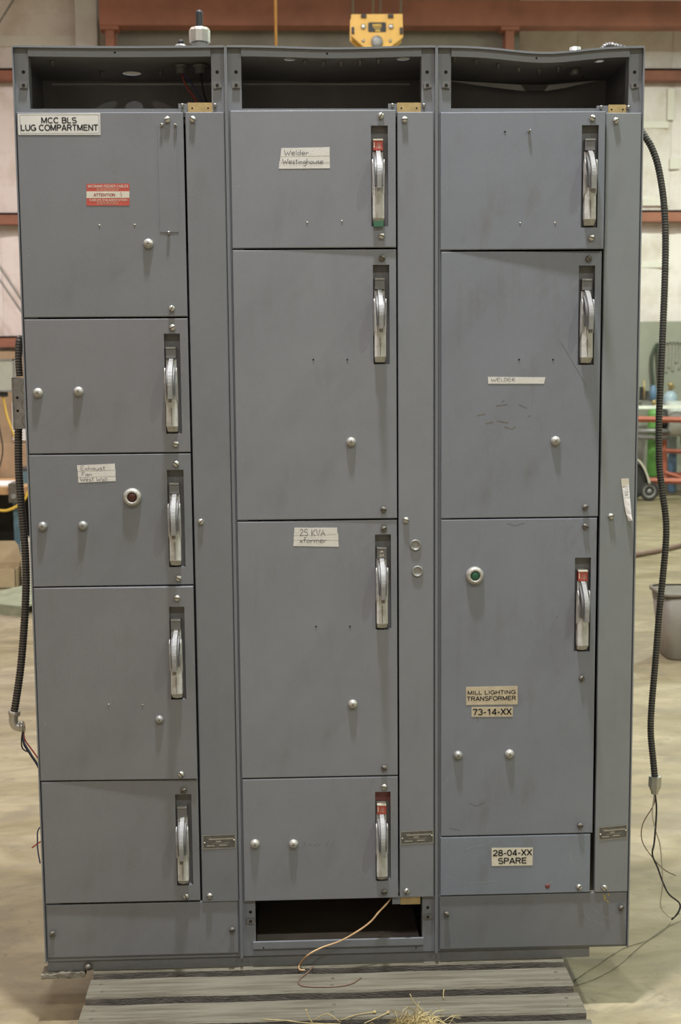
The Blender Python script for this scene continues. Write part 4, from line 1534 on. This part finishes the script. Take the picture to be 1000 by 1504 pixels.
mb = MB()
rnd = random.Random(5)
base_p = PZ(612, 1500, .136)
for t in range(230):
    an = rnd.uniform(0, 2*math.pi)
    r0 = abs(rnd.gauss(0, .028))
    p = base_p+Vector((math.cos(an)*r0*1.5, math.sin(an)*r0*.7-.02, 0))
    ln = rnd.uniform(.02, .065)
    dr_ = Vector((rnd.gauss(0, 1), rnd.gauss(0, .6), rnd.uniform(.0, .8))).normalized()
    p1 = p+dr_*ln*.5+Vector((0, 0, .006))
    p2 = p+dr_*ln
    p2.z = max(.1362, p2.z-.01)
    mb.tube([p, p1, p2], [.0008, .0009, .0004], GRASS, 3, False, False)
o = mb.build('straw_tuft', None, base_p)
tag(o, 'tuft of dry straw lying on front pallet board', 'straw', None, 'stuff')
for (pp, lb) in [([(385, 1497), (420, 1499), (455, 1503), (500, 1504)], 'long dry straw stalk lying leftmost on front pallet board'),
                 ([(449, 1482), (453, 1494), (459, 1502)], 'short upright dry stalk left of the straw tuft'),
                 ([(460, 1499), (480, 1489), (500, 1484)], 'dry stalk slanting right beside the short upright stalk'),
                 ([(500, 1498), (525, 1490), (550, 1486.5)], 'curved dry stalk with seed head left of straw tuft'),
                 ([(535, 1503), (555, 1494), (570, 1487)], 'dry stalk with brown seed head close to straw tuft'),
                 ([(602, 1460), (608, 1472), (618, 1482), (622, 1495)], 'tall dry stalk standing up over straw tuft'),
                 ([(652, 1453), (651, 1460), (652, 1467)], 'stubby straw stuck in board gap right of tuft')]:
    q = [PZ(u, v, .139) for u, v in pp]
    if 'tall' in lb or 'short upright' in lb:
        q = [PY(u, v, base_p.y+.012+t*-.004) for t, (u, v) in enumerate(pp)]
        q[-1].z = .137
    mb = MB().tube(spline(q, 5), .0013, GRASS, 5)
    if 'seed head' in lb:
        mb.lathe(q[-1], [(.001, -.004), (.004, -.001), (.004, .002), (.001, .004)], GRASS, 6, 'x')
    tag(mb.build('straw_stalk', None, q[0]), lb, 'straw', 'single straws on the pallet')

# ------------------------------------------------------------------ crane block and cords
HY = 8.
hk = thing('crane_hook_block', (1.43, HY, 4.0), 'yellow crane hook block hanging on wire ropes above the cabinet', 'crane block')


def hp(u, v, y=HY):
    return PY(u, v, y)


pl = [hp(516, 21), hp(591, 20.5), hp(592, 54), hp(568, 73), hp(563, 78), hp(545, 78), hp(539, 73), hp(515.5, 52)]
mb = MB()
mb.prism(pl, (0, .05, 0), YELLOW)
mb.build('front_plate', hk)
mb = MB()
mb.prism([p+Vector((0, .16, 0)) for p in pl], (0, .05, 0), YELLOW)
mb.build('rear_plate', hk)
for u in (534, 572):
    p = hp(u, 40)
    MB().cyl(p+Vector((0, .05, 0)), p+Vector((0, .16, 0)), .10, DKSTEEL, 24).build('sheave', hk)
for u in (533.5, 574):
    p = hp(u, 39.5)
    MB().lathe((p.x, HY, p.z), [(.022, 0), (.022, -.012), (.015, -.018), (.004, -.018)], ZINC, 12).build('axle_nut', hk)
for (u, v) in ((533.5, 60), (573, 60)):
    p = hp(u, v)
    MB().lathe((p.x, HY, p.z), [(.013, 0), (.013, -.01), (.004, -.013)], ZINC, 10).build('bolt', hk)
p = hp(553.5, 62)
MB().lathe((p.x, HY, p.z), [(.050, 0), (.050, -.02), (.044, -.026), (.01, -.026)], STEEL, 24).build('trunnion_cap', hk)
mb = MB()
a, b = hp(540.5, 47.5), hp(567, 33)
mb.prism([hp(541, 47), hp(566.5, 47), hp(567, 44), hp(567, 34.5), hp(565.5, 33), hp(542, 33), hp(540.5, 35), hp(540.5, 45)], (0, -.006, 0), DKSTEEL)
for (v, u0, u1, wd) in [(36.5, 547, 560, .012), (39, 547.5, 560.5, .006), (41.5, 549, 559, .006), (45, 551, 558.5, .014)]:
    p, q = hp(u0, v, HY-.0075), hp(u1, v, HY-.0075)
    mb.ribbon([p, q], wd, YCORD)
mb.build('rating_plate', hk)
for (u, v, sw, sh) in [(534, 24, 4, 2.2), (573.5, 24, 4, 2.2), (518, 45, 2, 4.5), (589, 45.5, 2, 4.5)]:
    a, b = hp(u-sw, v+sh), hp(u+sw, v-sh)
    MB().box((a.x, HY-.02, a.z), (b.x, HY+.06, b.z), DKSTEEL).build('spacer', hk)
for u in (518, 548, 558.5, 588.5):
    p = hp(u, 24, HY+.105)
    MB().cyl(p, (p.x, p.y, WZ-.05), .011, ROPE, 8).build('wire_rope', hk)
p = hp(553.5, 74, HY+.10)
mb = MB()
arc = [p+Vector((0, 0, -.02)), p+Vector((0, 0, -.12))]
for t in range(0, 15):
    an = R(90-t*20)
    arc.append(p+Vector((.085*math.cos(an)*1.0, 0, -.235+.085*math.sin(an)+.0)))
mb.tube(spline(arc, 3), .026, DKSTEEL, 10)
mb.build('hook', hk)
p = PY(406, 68, 9.)
o = MB().cyl((p.x, 9., 2.2), (p.x-.01, 9., WZ-.02), .0125, ORANGE, 8)
o = o.build('pendant_cord', None, (p.x, 9., 2.2))
tag(o, 'orange cord hanging straight down left of the crane block', 'cord')

# ------------------------------------------------------------------ right background: bin, hose, cart, tool wall
c0 = PZ(981, 972, 0)
bn = thing('waste_bin', (2.98, 4.05, 0), 'grey plastic waste bin with rolled rim standing right of the cabinet', 'bin')


def rrect(cx, cy, hx, hy, r, z, n=5):
    out = []
    for (sx, sy, a0) in ((1, 1, 0), (-1, 1, 90), (-1, -1, 180), (1, -1, 270)):
        for t in range(n+1):
            an = R(a0+90*t/n)
            out.append((cx+sx*(hx-r)+r*math.cos(an), cy+sy*(hy-r)+r*math.sin(an), z))
    return out


def loft(mb, rings, m, cap0=True, cap1=True, smooth=True):
    k = len(rings[0])
    vs = [p for r in rings for p in r]
    fs = [(i*k+j, i*k+(j+1) % k, (i+1)*k+(j+1) % k, (i+1)*k+j) for i in range(len(rings)-1) for j in range(k)]
    if cap0:
        fs.append(tuple(range(k)))
    if cap1:
        fs.append(tuple((len(rings)-1)*k+j for j in range(k)))
    return mb.add(vs, fs, m, smooth)


bc = (2.955, 3.99)
mb = MB()
loft(mb, [rrect(*bc, .165, .115, .05, .0), rrect(*bc, .172, .120, .05, .012), rrect(*bc, .213, .155, .05, .385), rrect(*bc, .209, .151, .05, .385), rrect(*bc, .168, .116, .05, .016), rrect(*bc, .10, .06, .03, .016)], BINP)
mb.build('bin_body', bn)
mb = MB()
loft(mb, [rrect(*bc, .209, .151, .05, .372), rrect(*bc, .222, .164, .05, .372), rrect(*bc, .224, .166, .05, .392), rrect(*bc, .210, .152, .05, .394)], BINP, False, False)
mb.build('rim', bn)
q = [PZ(u, v, .023) for u, v in [(880, 824), (938, 814), (970, 808), (1000, 801), (1060, 787)]]
tag(MB().tube(spline(q, 6), .023, HOSEB, 10).build('floor_hose', None, q[0]), 'thick brown hose lying across floor behind the waste bin', 'hose')

CY = 12.1
ct = thing('equipment_cart', (5.6, 12.4, 0), 'red steel frame cart with white rail beside the tool wall', 'cart')


def bar(u0, v0, u1, v1, y, r, m, name, par, sq=True, y2=None):
    a, b = PY(u0, v0, y), PY(u1, v1, y if y2 is None else y2)
    return MB().tube([a, b], r, m, 4 if sq else 12, True, not sq).build(name, par)


zc = PY(980, 705, CY).z
bar(930, 615.5, 1080, 618, CY, .036, REDOXC, 'frame_bar', ct)
bar(952, 706, 1080, 708, CY, .036, REDOXC, 'frame_bar', ct)
bar(946, 697, 1080, 699, CY+.6, .034, REDOXC, 'frame_bar', ct)
bar(976, 620, 976, 704, CY+.3, .03, REDOXC, 'frame_post', ct)
bar(976, 694, 1004, 703, CY+.1, .024, REDOXC, 'frame_brace', ct)
bar(976, 662, 1080, 667, CY+.3, .028, REDOXC, 'frame_bar', ct)
bar(1060, 610, 1060, 704, CY+.3, .03, REDOXC, 'frame_post', ct)
a, b = PY(936, 600.5, CY+.05), PY(1080, 594.5, CY+.05)
MB().box((a.x, CY+.02, a.z), (b.x, CY+.07, b.z), WHITER).build('white_rail', ct)
a, b = PY(936, 594, CY+.7), PY(969, 588, CY+.7)
MB().box((a.x, CY+.5, a.z-.03), (b.x, CY+.9, b.z-.02), STEEL).build('tray', ct)
bar(936, 633, 983, 633, CY+.2, .034, STEEL, 'pipe', ct, False)
bar(936, 642, 983, 642.5, CY+.15, .030, STEEL, 'pipe', ct, False)
# caster wheel and mudguard
wc = PY(952, 721, CY-.02)
mb = MB()
mb.lathe((wc.x, CY-.05, wc.z), [(.03, .03), (.105, .03), (.112, .015), (.112, -.015), (.105, -.03), (.082, -.03), (.078, -.02), (.03, -.02)], TIRE, 24)
mb.lathe((wc.x, CY-.05, wc.z), [(.03, .0), (.084, .0), (.084, -.024), (.062, -.026), (.058, -.014), (.03, -.012), (.022, -.03), (.006, -.03)], STEEL, 20)
mb.build('caster_wheel', ct)
mb = MB()
arc = [PY(u, v, CY-.1) for u, v in [(925, 670), (938, 677), (945, 686), (950, 697), (954, 711)]]
P = spline(arc, 5)
for off in (0, .12):
    pass
vs = [p for p in P]+[p+Vector((0, .14, 0)) for p in P]
n = len(P)
mb.add(vs, [(i, i+1, n+i+1, n+i) for i in range(n-1)], DKSTEEL, True)
mb.tube(P, .013, CREAM, 6)
mb.build('mudguard', ct)
tc_ = PY(920, 727, CY+.02)
mb = MB()
mb.lathe((tc_.x, CY, .24), [(.05, .06), (.20, .06), (.235, .04), (.24, 0), (.235, -.04), (.20, -.06), (.14, -.05), (.05, -.05)], TIRE, 28)
mb.build('tyre', ct)
for x in (6.6,):
    mb = MB()
    mb.lathe((x, CY, .112), [(.03, .03), (.105, .03), (.112, .015), (.112, -.015), (.105, -.03), (.03, -.03)], TIRE, 20)
    mb.box((x-.02, CY-.02, .12), (x+.02, CY+.02, zc), DKSTEEL)
    mb.build('caster_wheel', ct)
mb = MB()
mb.box((wc.x-.02, CY-.02, wc.z), (wc.x+.02, CY+.02, zc-.01), DKSTEEL)
mb.build('caster_fork', ct)

# gas cylinders on the cart


def gas(name, u0, u1, vtop, vbot, y, m, label, capm=None, zb=None):
    a, b = PY(u0, vbot, y), PY(u1, vtop, y)
    r = (b.x-a.x)/2
    cx = (a.x+b.x)/2
    z0 = a.z if zb is None else zb
    h = b.z-z0
    t = thing(name, (cx, y, z0), label, 'gas cylinder')
    mb = MB()
    mb.lathe((cx, y, z0), [(r*.8, 0), (r, .02), (r, h-r*.9), (r*.85, h-r*.45), (r*.5, h-r*.1), (r*.3, h)], m, 24, 'z')
    mb.build('cylinder_body', t)
    mb = MB()
    mb.lathe((cx, y, z0+h-.005), [(r*.28, 0), (r*.28, .06), (r*.4, .07), (r*.4, .1), (r*.2, .11)], BRASS, 10, 'z')
    mb.cyl((cx, y, z0+h+.04), (cx+r*.6, y, z0+h+.05), .016, BRASS, 8)
    mb.build('valve', t)
    return t


gas('gas_cylinder', 949.5, 969, 600, 700, CY+.36, GREENC, 'green gas cylinder standing on red cart frame')
gas('gas_cylinder', 980.5, 994, 650, 722, 13.02, BLUEC, 'narrow blue gas cylinder on floor right of the green one', None, 0.)
gas('gas_cylinder', 972, 995, 574, 665, CY+.75, PALEBL, 'pale blue gas cylinder with brass valve behind white rail')
# lying grey tank
a = PY(984, 620, CY+.1)
tk = thing('lying_tank', (a.x+.7, CY+.1, a.z-.2), 'light grey tank lying on red cart at right edge', 'tank')
zt_ = PY(990, 590, CY+.05).z
zl_ = PY(990, 643, CY+.05).z
rr = (zt_-zl_)/2
cz = (zt_+zl_)/2
MB().lathe((a.x, CY+.31, cz), [(rr*.82, 0), (rr*.97, .02), (rr, .06), (rr, 1.3), (rr*.8, 1.42), (rr*.3, 1.46)], GREYT, 28, 'x').build('shell', tk)
MB().lathe((a.x-.10, CY+.31, cz), [(rr*.6, 0), (rr*.62, .02), (rr*.62, .11)], DKSTEEL, 24, 'x').build('end_cap', tk)
for x in (a.x+.25, a.x+1.1):
    MB().box((x, CY+.14, cz-rr-.11), (x+.06, CY+.48, cz-rr*.8), DKSTEEL).build('saddle', tk)

# wrenches on the tool wall
TW = WY1-.245


def wrench_mesh(L):
    mb = MB()
    mb.prism([(-.009, 0, -L*.9), (.009, 0, -L*.9), (.011, 0, -.028), (-.011, 0, -.028)], (0, -.012, 0), ZINC)
    pts = []
    for t in range(13):
        an = R(-60+t*25)
        pts.append((0.019*math.sin(an+math.pi), 0, -L*.93+.019*math.cos(an+math.pi)))
    pts += [(.008, 0, -L*.93+.006), (.0, 0, -L*.93-.004)]
    mb.prism(pts, (0, -.016, 0), ZINC)
    n = 14
    ro, ri = .019, .011
    vs = []
    for yy in (0, -.018):
        for t in range(n):
            an = 2*math.pi*t/n
            vs += [(ro*math.cos(an), yy, -.015+ro*math.sin(an)), (ri*math.cos(an), yy, -.015+ri*math.sin(an))]
    fs = []
    for t in range(n):
        u = (t+1) % n
        fs += [(2*t, 2*u, 2*u+1, 2*t+1), (2*n+2*t, 2*n+2*t+1, 2*n+2*u+1, 2*n+2*u), (2*t, 2*n+2*t, 2*n+2*u, 2*u), (2*t+1, 2*u+1, 2*n+2*u+1, 2*n+2*t+1)]
    mb.add(vs, fs, ZINC)
    return mesh_of(mb, 'wrench')


ORD = ['first', 'second', 'third', 'fourth', 'fifth', 'sixth']
for t, (u, vt, vb) in enumerate([(979, 503, 548), (983.5, 502, 541), (988.5, 502, 546), (993.5, 502, 533), (998, 503, 543), (1003, 503, 538)]):
    p, q = PY(u, vt, TW), PY(u, vb, TW)
    o = link('wrench', wrench_mesh(p.z-q.z), None, (p.x, TW, p.z))
    tag(o, '%s steel wrench from the conduit in row hanging on grey-green wall' % ORD[t], 'wrench', 'wrenches on the tool wall')
    tag(MB().cyl((p.x, TW+.005, p.z-.008), (p.x, TW-.04, p.z-.004), .006, DKSTEEL, 8).build('peg', o, (p.x, TW, p.z)))
# hanging torch: hose loop and blue bottle end
tr = thing('hanging_torch', (PY(958, 570, TW).x, TW, PY(958, 588, TW).z), 'blue ended torch on dark green hose looped over tool wall', 'torch')
hp_ = [PY(u, v, TW-.05) for u, v in [(968, 560), (967, 535), (966, 515), (965, 506), (961, 512), (958, 522), (957, 538), (958.5, 555), (959.5, 570)]]
MB().tube(spline(hp_, 6), .021, HOSEG, 8).build('hose', tr)
p = PY(959, 588, TW-.05)
q = PY(959, 568, TW-.05)
MB().lathe((p.x, TW-.05, p.z), [(.02, 0), (.042, .01), (.044, (q.z-p.z)*.8), (.03, q.z-p.z), (.02, q.z-p.z+.02)], BLUEC, 16, 'z').build('blue_end', tr)
MB().cyl(PY(966, 505, TW), PY(966, 505, TW-.09), .012, DKSTEEL, 8).build('hook', tr)
vv = thing('clamp_block', (PY(946, 587, CY+.8).x, CY+.8, PY(946, 588, CY+.8).z), 'dark clamp with upright rod on cart tray beside cabinet edge', 'clamp')
a, b = PY(940, 588, CY+.8), PY(951, 574, CY+.8)
mb = MB()
mb.box((a.x, CY+.75, a.z), (b.x, CY+.85, b.z), DKSTEEL)
mb.box((a.x, CY+.76, b.z), (a.x+.03, CY+.84, b.z+.05), DKSTEEL)
mb.build('block', vv)
bar(946, 586, 946, 557, CY+.72, .012, BRASS, 'rod', vv, False)

# ------------------------------------------------------------------ left background: bench corner
BY = 7.15
zt2 = .735
wbn = thing('workbench', (-2.1, 7.5, 0), 'workbench with wooden top and blue steel legs left of the cabinet', 'workbench')
MB().box((-3.6, BY-.10, zt2-.06), (-.95, BY+.75, zt2), BENCHW).build('bench_top', wbn)
for (x, y) in ((-1.53, BY), (-1.53, BY+.6), (-3.3, BY), (-3.3, BY+.6)):
    MB().box((x-.03, y-.03, 0), (x+.03, y+.03, zt2-.06), BLUEP).build('leg', wbn)
MB().box((-3.6, BY+.70, .12), (-.95, BY+.74, zt2-.06), DKSTEEL).build('rear_panel', wbn)
MB().box((-3.5, BY+.1, .10), (-1.0, BY+.69, .14), DKSTEEL).build('lower_shelf', wbn)
a = PY(30, 652, BY+.77)
MB().box((-3.6, BY+.76, zt2-.2), (-.95, BY+.78, a.z), PLYW).build('back_board', wbn)
for (u0, v0, u1, v1, n_) in [(0, 0, 0, 0, 0)]:
    pass
pp = thing('paper_stack', (-1.75, BY+.1, zt2), 'white papers lying on the workbench top', 'paper')
MB().box((-2.1, BY-.04, zt2), (-1.585, BY+.35, zt2+.012), SHEET).build('sheets', pp)
vz = thing('bench_vise', (-1.5, BY-.02, zt2-.02), 'small dark vise clamped on workbench edge behind the conduit', 'vise')
mb = MB()
mb.box((-1.57, BY-.135, zt2-.12), (-1.49, BY-.105, zt2+.03), DULLSC)
mb.box((-1.57, BY-.105, zt2+.0005), (-1.49, BY+.06, zt2+.03), DULLSC)
mb.build('jaw', vz)
MB().cyl((-1.53, BY-.15, zt2-.07), (-1.53, BY-.12, zt2-.07), .02, STEEL, 12).build('screw', vz)
bx_ = thing('grey_case', (-1.3, BY+.4, zt2), 'blue-grey case standing on workbench right end', 'case')
a, b = PY(31, 705, BY+.3), PY(47, 690, BY+.3)
mb = MB().box((a.x, BY+.2, zt2), (b.x, BY+.45, b.z), BLUEP)
mb.build('body', bx_)
MB().box((a.x-.005, BY+.195, b.z), (b.x+.005, BY+.455, b.z+.02), DKSTEEL).build('lid', bx_)
# white sheet pinned on the wall behind
a, b = PY(10, 650, 12.9), PY(40, 592, 12.9)
o = MB().box((a.x, 13.27, a.z), (b.x+.15, 13.285, b.z), SHEET).build('wall_notice', None, (a.x, 13.28, a.z))
tag(o, 'plain white sheet on wall behind the junction box', 'notice')
o = MB().box((-3.6, 13.3, 0), (-1.87, 13.42, 1.86), PLYW).build('trim_11', None, (-3.6, 13.3, 0))
o['kind'] = 'structure'
# work light on its stand
wl = thing('work_light', (-2.05, 8.6, 0), 'rectangular floodlight with pale glass on thin stand at left edge', 'work light')
LY = 8.6
a, b = PY(-38, 576, LY), PY(21.5, 527, LY)
mb = MB()
loft(mb, [[(a.x, LY, a.z), (b.x, LY, a.z), (b.x, LY, b.z), (a.x, LY, b.z)], [(a.x, LY+.03, a.z), (b.x, LY+.03, a.z), (b.x, LY+.03, b.z), (a.x, LY+.03, b.z)], [(a.x+.06, LY+.12, a.z+.04), (b.x-.06, LY+.12, a.z+.04), (b.x-.06, LY+.12, b.z-.04), (a.x+.06, LY+.12, b.z-.04)]], GREYT, False, True, False)
mb.build('housing', wl)
MB().box((a.x+.012, LY-.003, a.z+.012), (b.x-.012, LY+.003, b.z-.012), GLASS).build('glass', wl)
mb = MB()
for (p, q) in (((a.x, LY-.012, a.z), (b.x, LY-.002, a.z+.016)), ((a.x, LY-.012, b.z-.016), (b.x, LY-.002, b.z)), ((a.x, LY-.012, a.z), (a.x+.016, LY-.002, b.z)), ((b.x-.016, LY-.012, a.z), (b.x, LY-.002, b.z))):
    mb.box(p, q, STEEL)
mb.build('bezel', wl)
p = PY(3, 578, LY+.05)
sx_ = p.x-.12
mb = MB()
mb.cyl((sx_, LY+.06, 0.02), (sx_, LY+.06, a.z+.03), .012, STEEL, 10)
mb.build('pole', wl)
for t in range(3):
    an = R(90+120*t)
    MB().cyl((sx_, LY+.06, .35), (sx_+.38*math.cos(an), LY+.06+.38*math.sin(an), .012), .010, STEEL, 8).build('leg', wl)
q = [p, PY(6, 590, LY+.05), PY(10, 610, LY+.03), PY(17, 630, LY), PY(24, 648, LY), PY(30, 662, LY), PY(36, 680, LY-.05), PY(44, 700, LY-.05)]
MB().tube(spline(q, 5), .010, YCORD, 8).build('yellow_lead', wl)
MB().box((p.x-.02, LY+.03, p.z-.03), (p.x+.05, LY+.07, p.z+.02), DKSTEEL).build('lead_clip', wl)
q = [PY(u, v, BY-.14) for u, v in [(-30, 742), (-8, 748), (8, 750), (22, 745), (33, 737), (41, 724), (48, 705)]]
q.append(Vector((q[-1].x+.02, BY+.1, zt2+.012)))
tag(MB().tube(spline(q, 6), .011, YCORD, 8).build('extension_cord', None, q[0]), 'yellow extension cord sagging in front of workbench edge', 'cord')
q = [PY(u, v, BY+.4) for u, v in [(-6, 600), (1.5, 640), (4, 660), (1, 680), (-8, 700)]]
q[-1].z = zt2+.012
tag(MB().tube(spline(q, 6), .006, BLACK, 6).build('black_lead', None, q[0]), 'thin black lead curving down behind the papers at left edge', 'cord')
# stool/chair back and cartons under the bench
st = thing('cardboard_carton', (-1.8, 6.9, 0), 'open cardboard carton on the floor under workbench', 'box')
zz = PY(15, 836, 6.75)
mb = MB()
x0, x1, y0, y1 = -2.15, PY(23, 850, 6.6).x, 6.6, 6.95
h = PY(10, 836, 6.6).z
for (p, q) in (((x0, y0, 0), (x1, y0+.006, h)), ((x0, y1-.006, 0), (x1, y1, h)), ((x0, y0, 0), (x0+.006, y1, h)), ((x1-.006, y0, 0), (x1, y1, h)), ((x0, y0, 0), (x1, y1, .006))):
    mb.box(p, q, CARDB)
mb.build('carton_body', st)
mb = MB()
fl = [(x0, y1, h), (x1-.02, y1, h), (x1-.05, y1+.03, h+.13), (x1-.08, y1+.035, h+.165), (x0, y1+.035, h+.17)]
mb.prism(fl, (0, .006, 0), CARDB)
mb.build('flap', st)
fb = thing('small_carton', (-1.25, 6.7, 0), 'small tan carton on floor between bench leg and cabinet', 'box')
a, b = PY(40, 848, 6.70), PY(52, 795, 6.70)
MB().box((a.x-.04, 6.70, 0), (b.x+.06, 7.0, b.z), CREAM).build('carton_body', fb)
MB().box((a.x-.04, 6.83, b.z), (b.x+.06, 6.87, b.z+.0015), BEIGE).build('packing_tape', fb)
# steel channel on the floor
chn = thing('steel_channel', (-1.5, 5.9, 0), 'pale green steel channel lying on floor left of the cabinet', 'steel channel')
A_, B_ = PZ(31.5, 906, 0), PZ(-60, 895, 0)
C_ = PZ(26, 872, .0)
dx = (B_-A_).normalized()
dyv = Vector((-dx.y, dx.x, 0))
if dyv.y < 0:
    dyv = -dyv
LN = (B_-A_).length
def cpt(s_, t_, z_):
    p = A_+dx*s_+dyv*t_
    return (p.x, p.y, z_)
Wd, Hh = .75, .07
mb = MB()
def slab(t0, t1, z0, z1):
    vs = [cpt(0, t0, z0), cpt(LN, t0, z0), cpt(LN, t1, z0), cpt(0, t1, z0), cpt(0, t0, z1), cpt(LN, t0, z1), cpt(LN, t1, z1), cpt(0, t1, z1)]
    mb.add(vs, [(0, 3, 2, 1), (4, 5, 6, 7), (0, 1, 5, 4), (1, 2, 6, 5), (2, 3, 7, 6), (3, 0, 4, 7)], GRNSTEEL)
slab(0, Wd, Hh-.012, Hh)
slab(0, .012, 0, Hh-.012)
slab(Wd-.012, Wd, 0, Hh-.012)
mb.build('channel_section', chn)
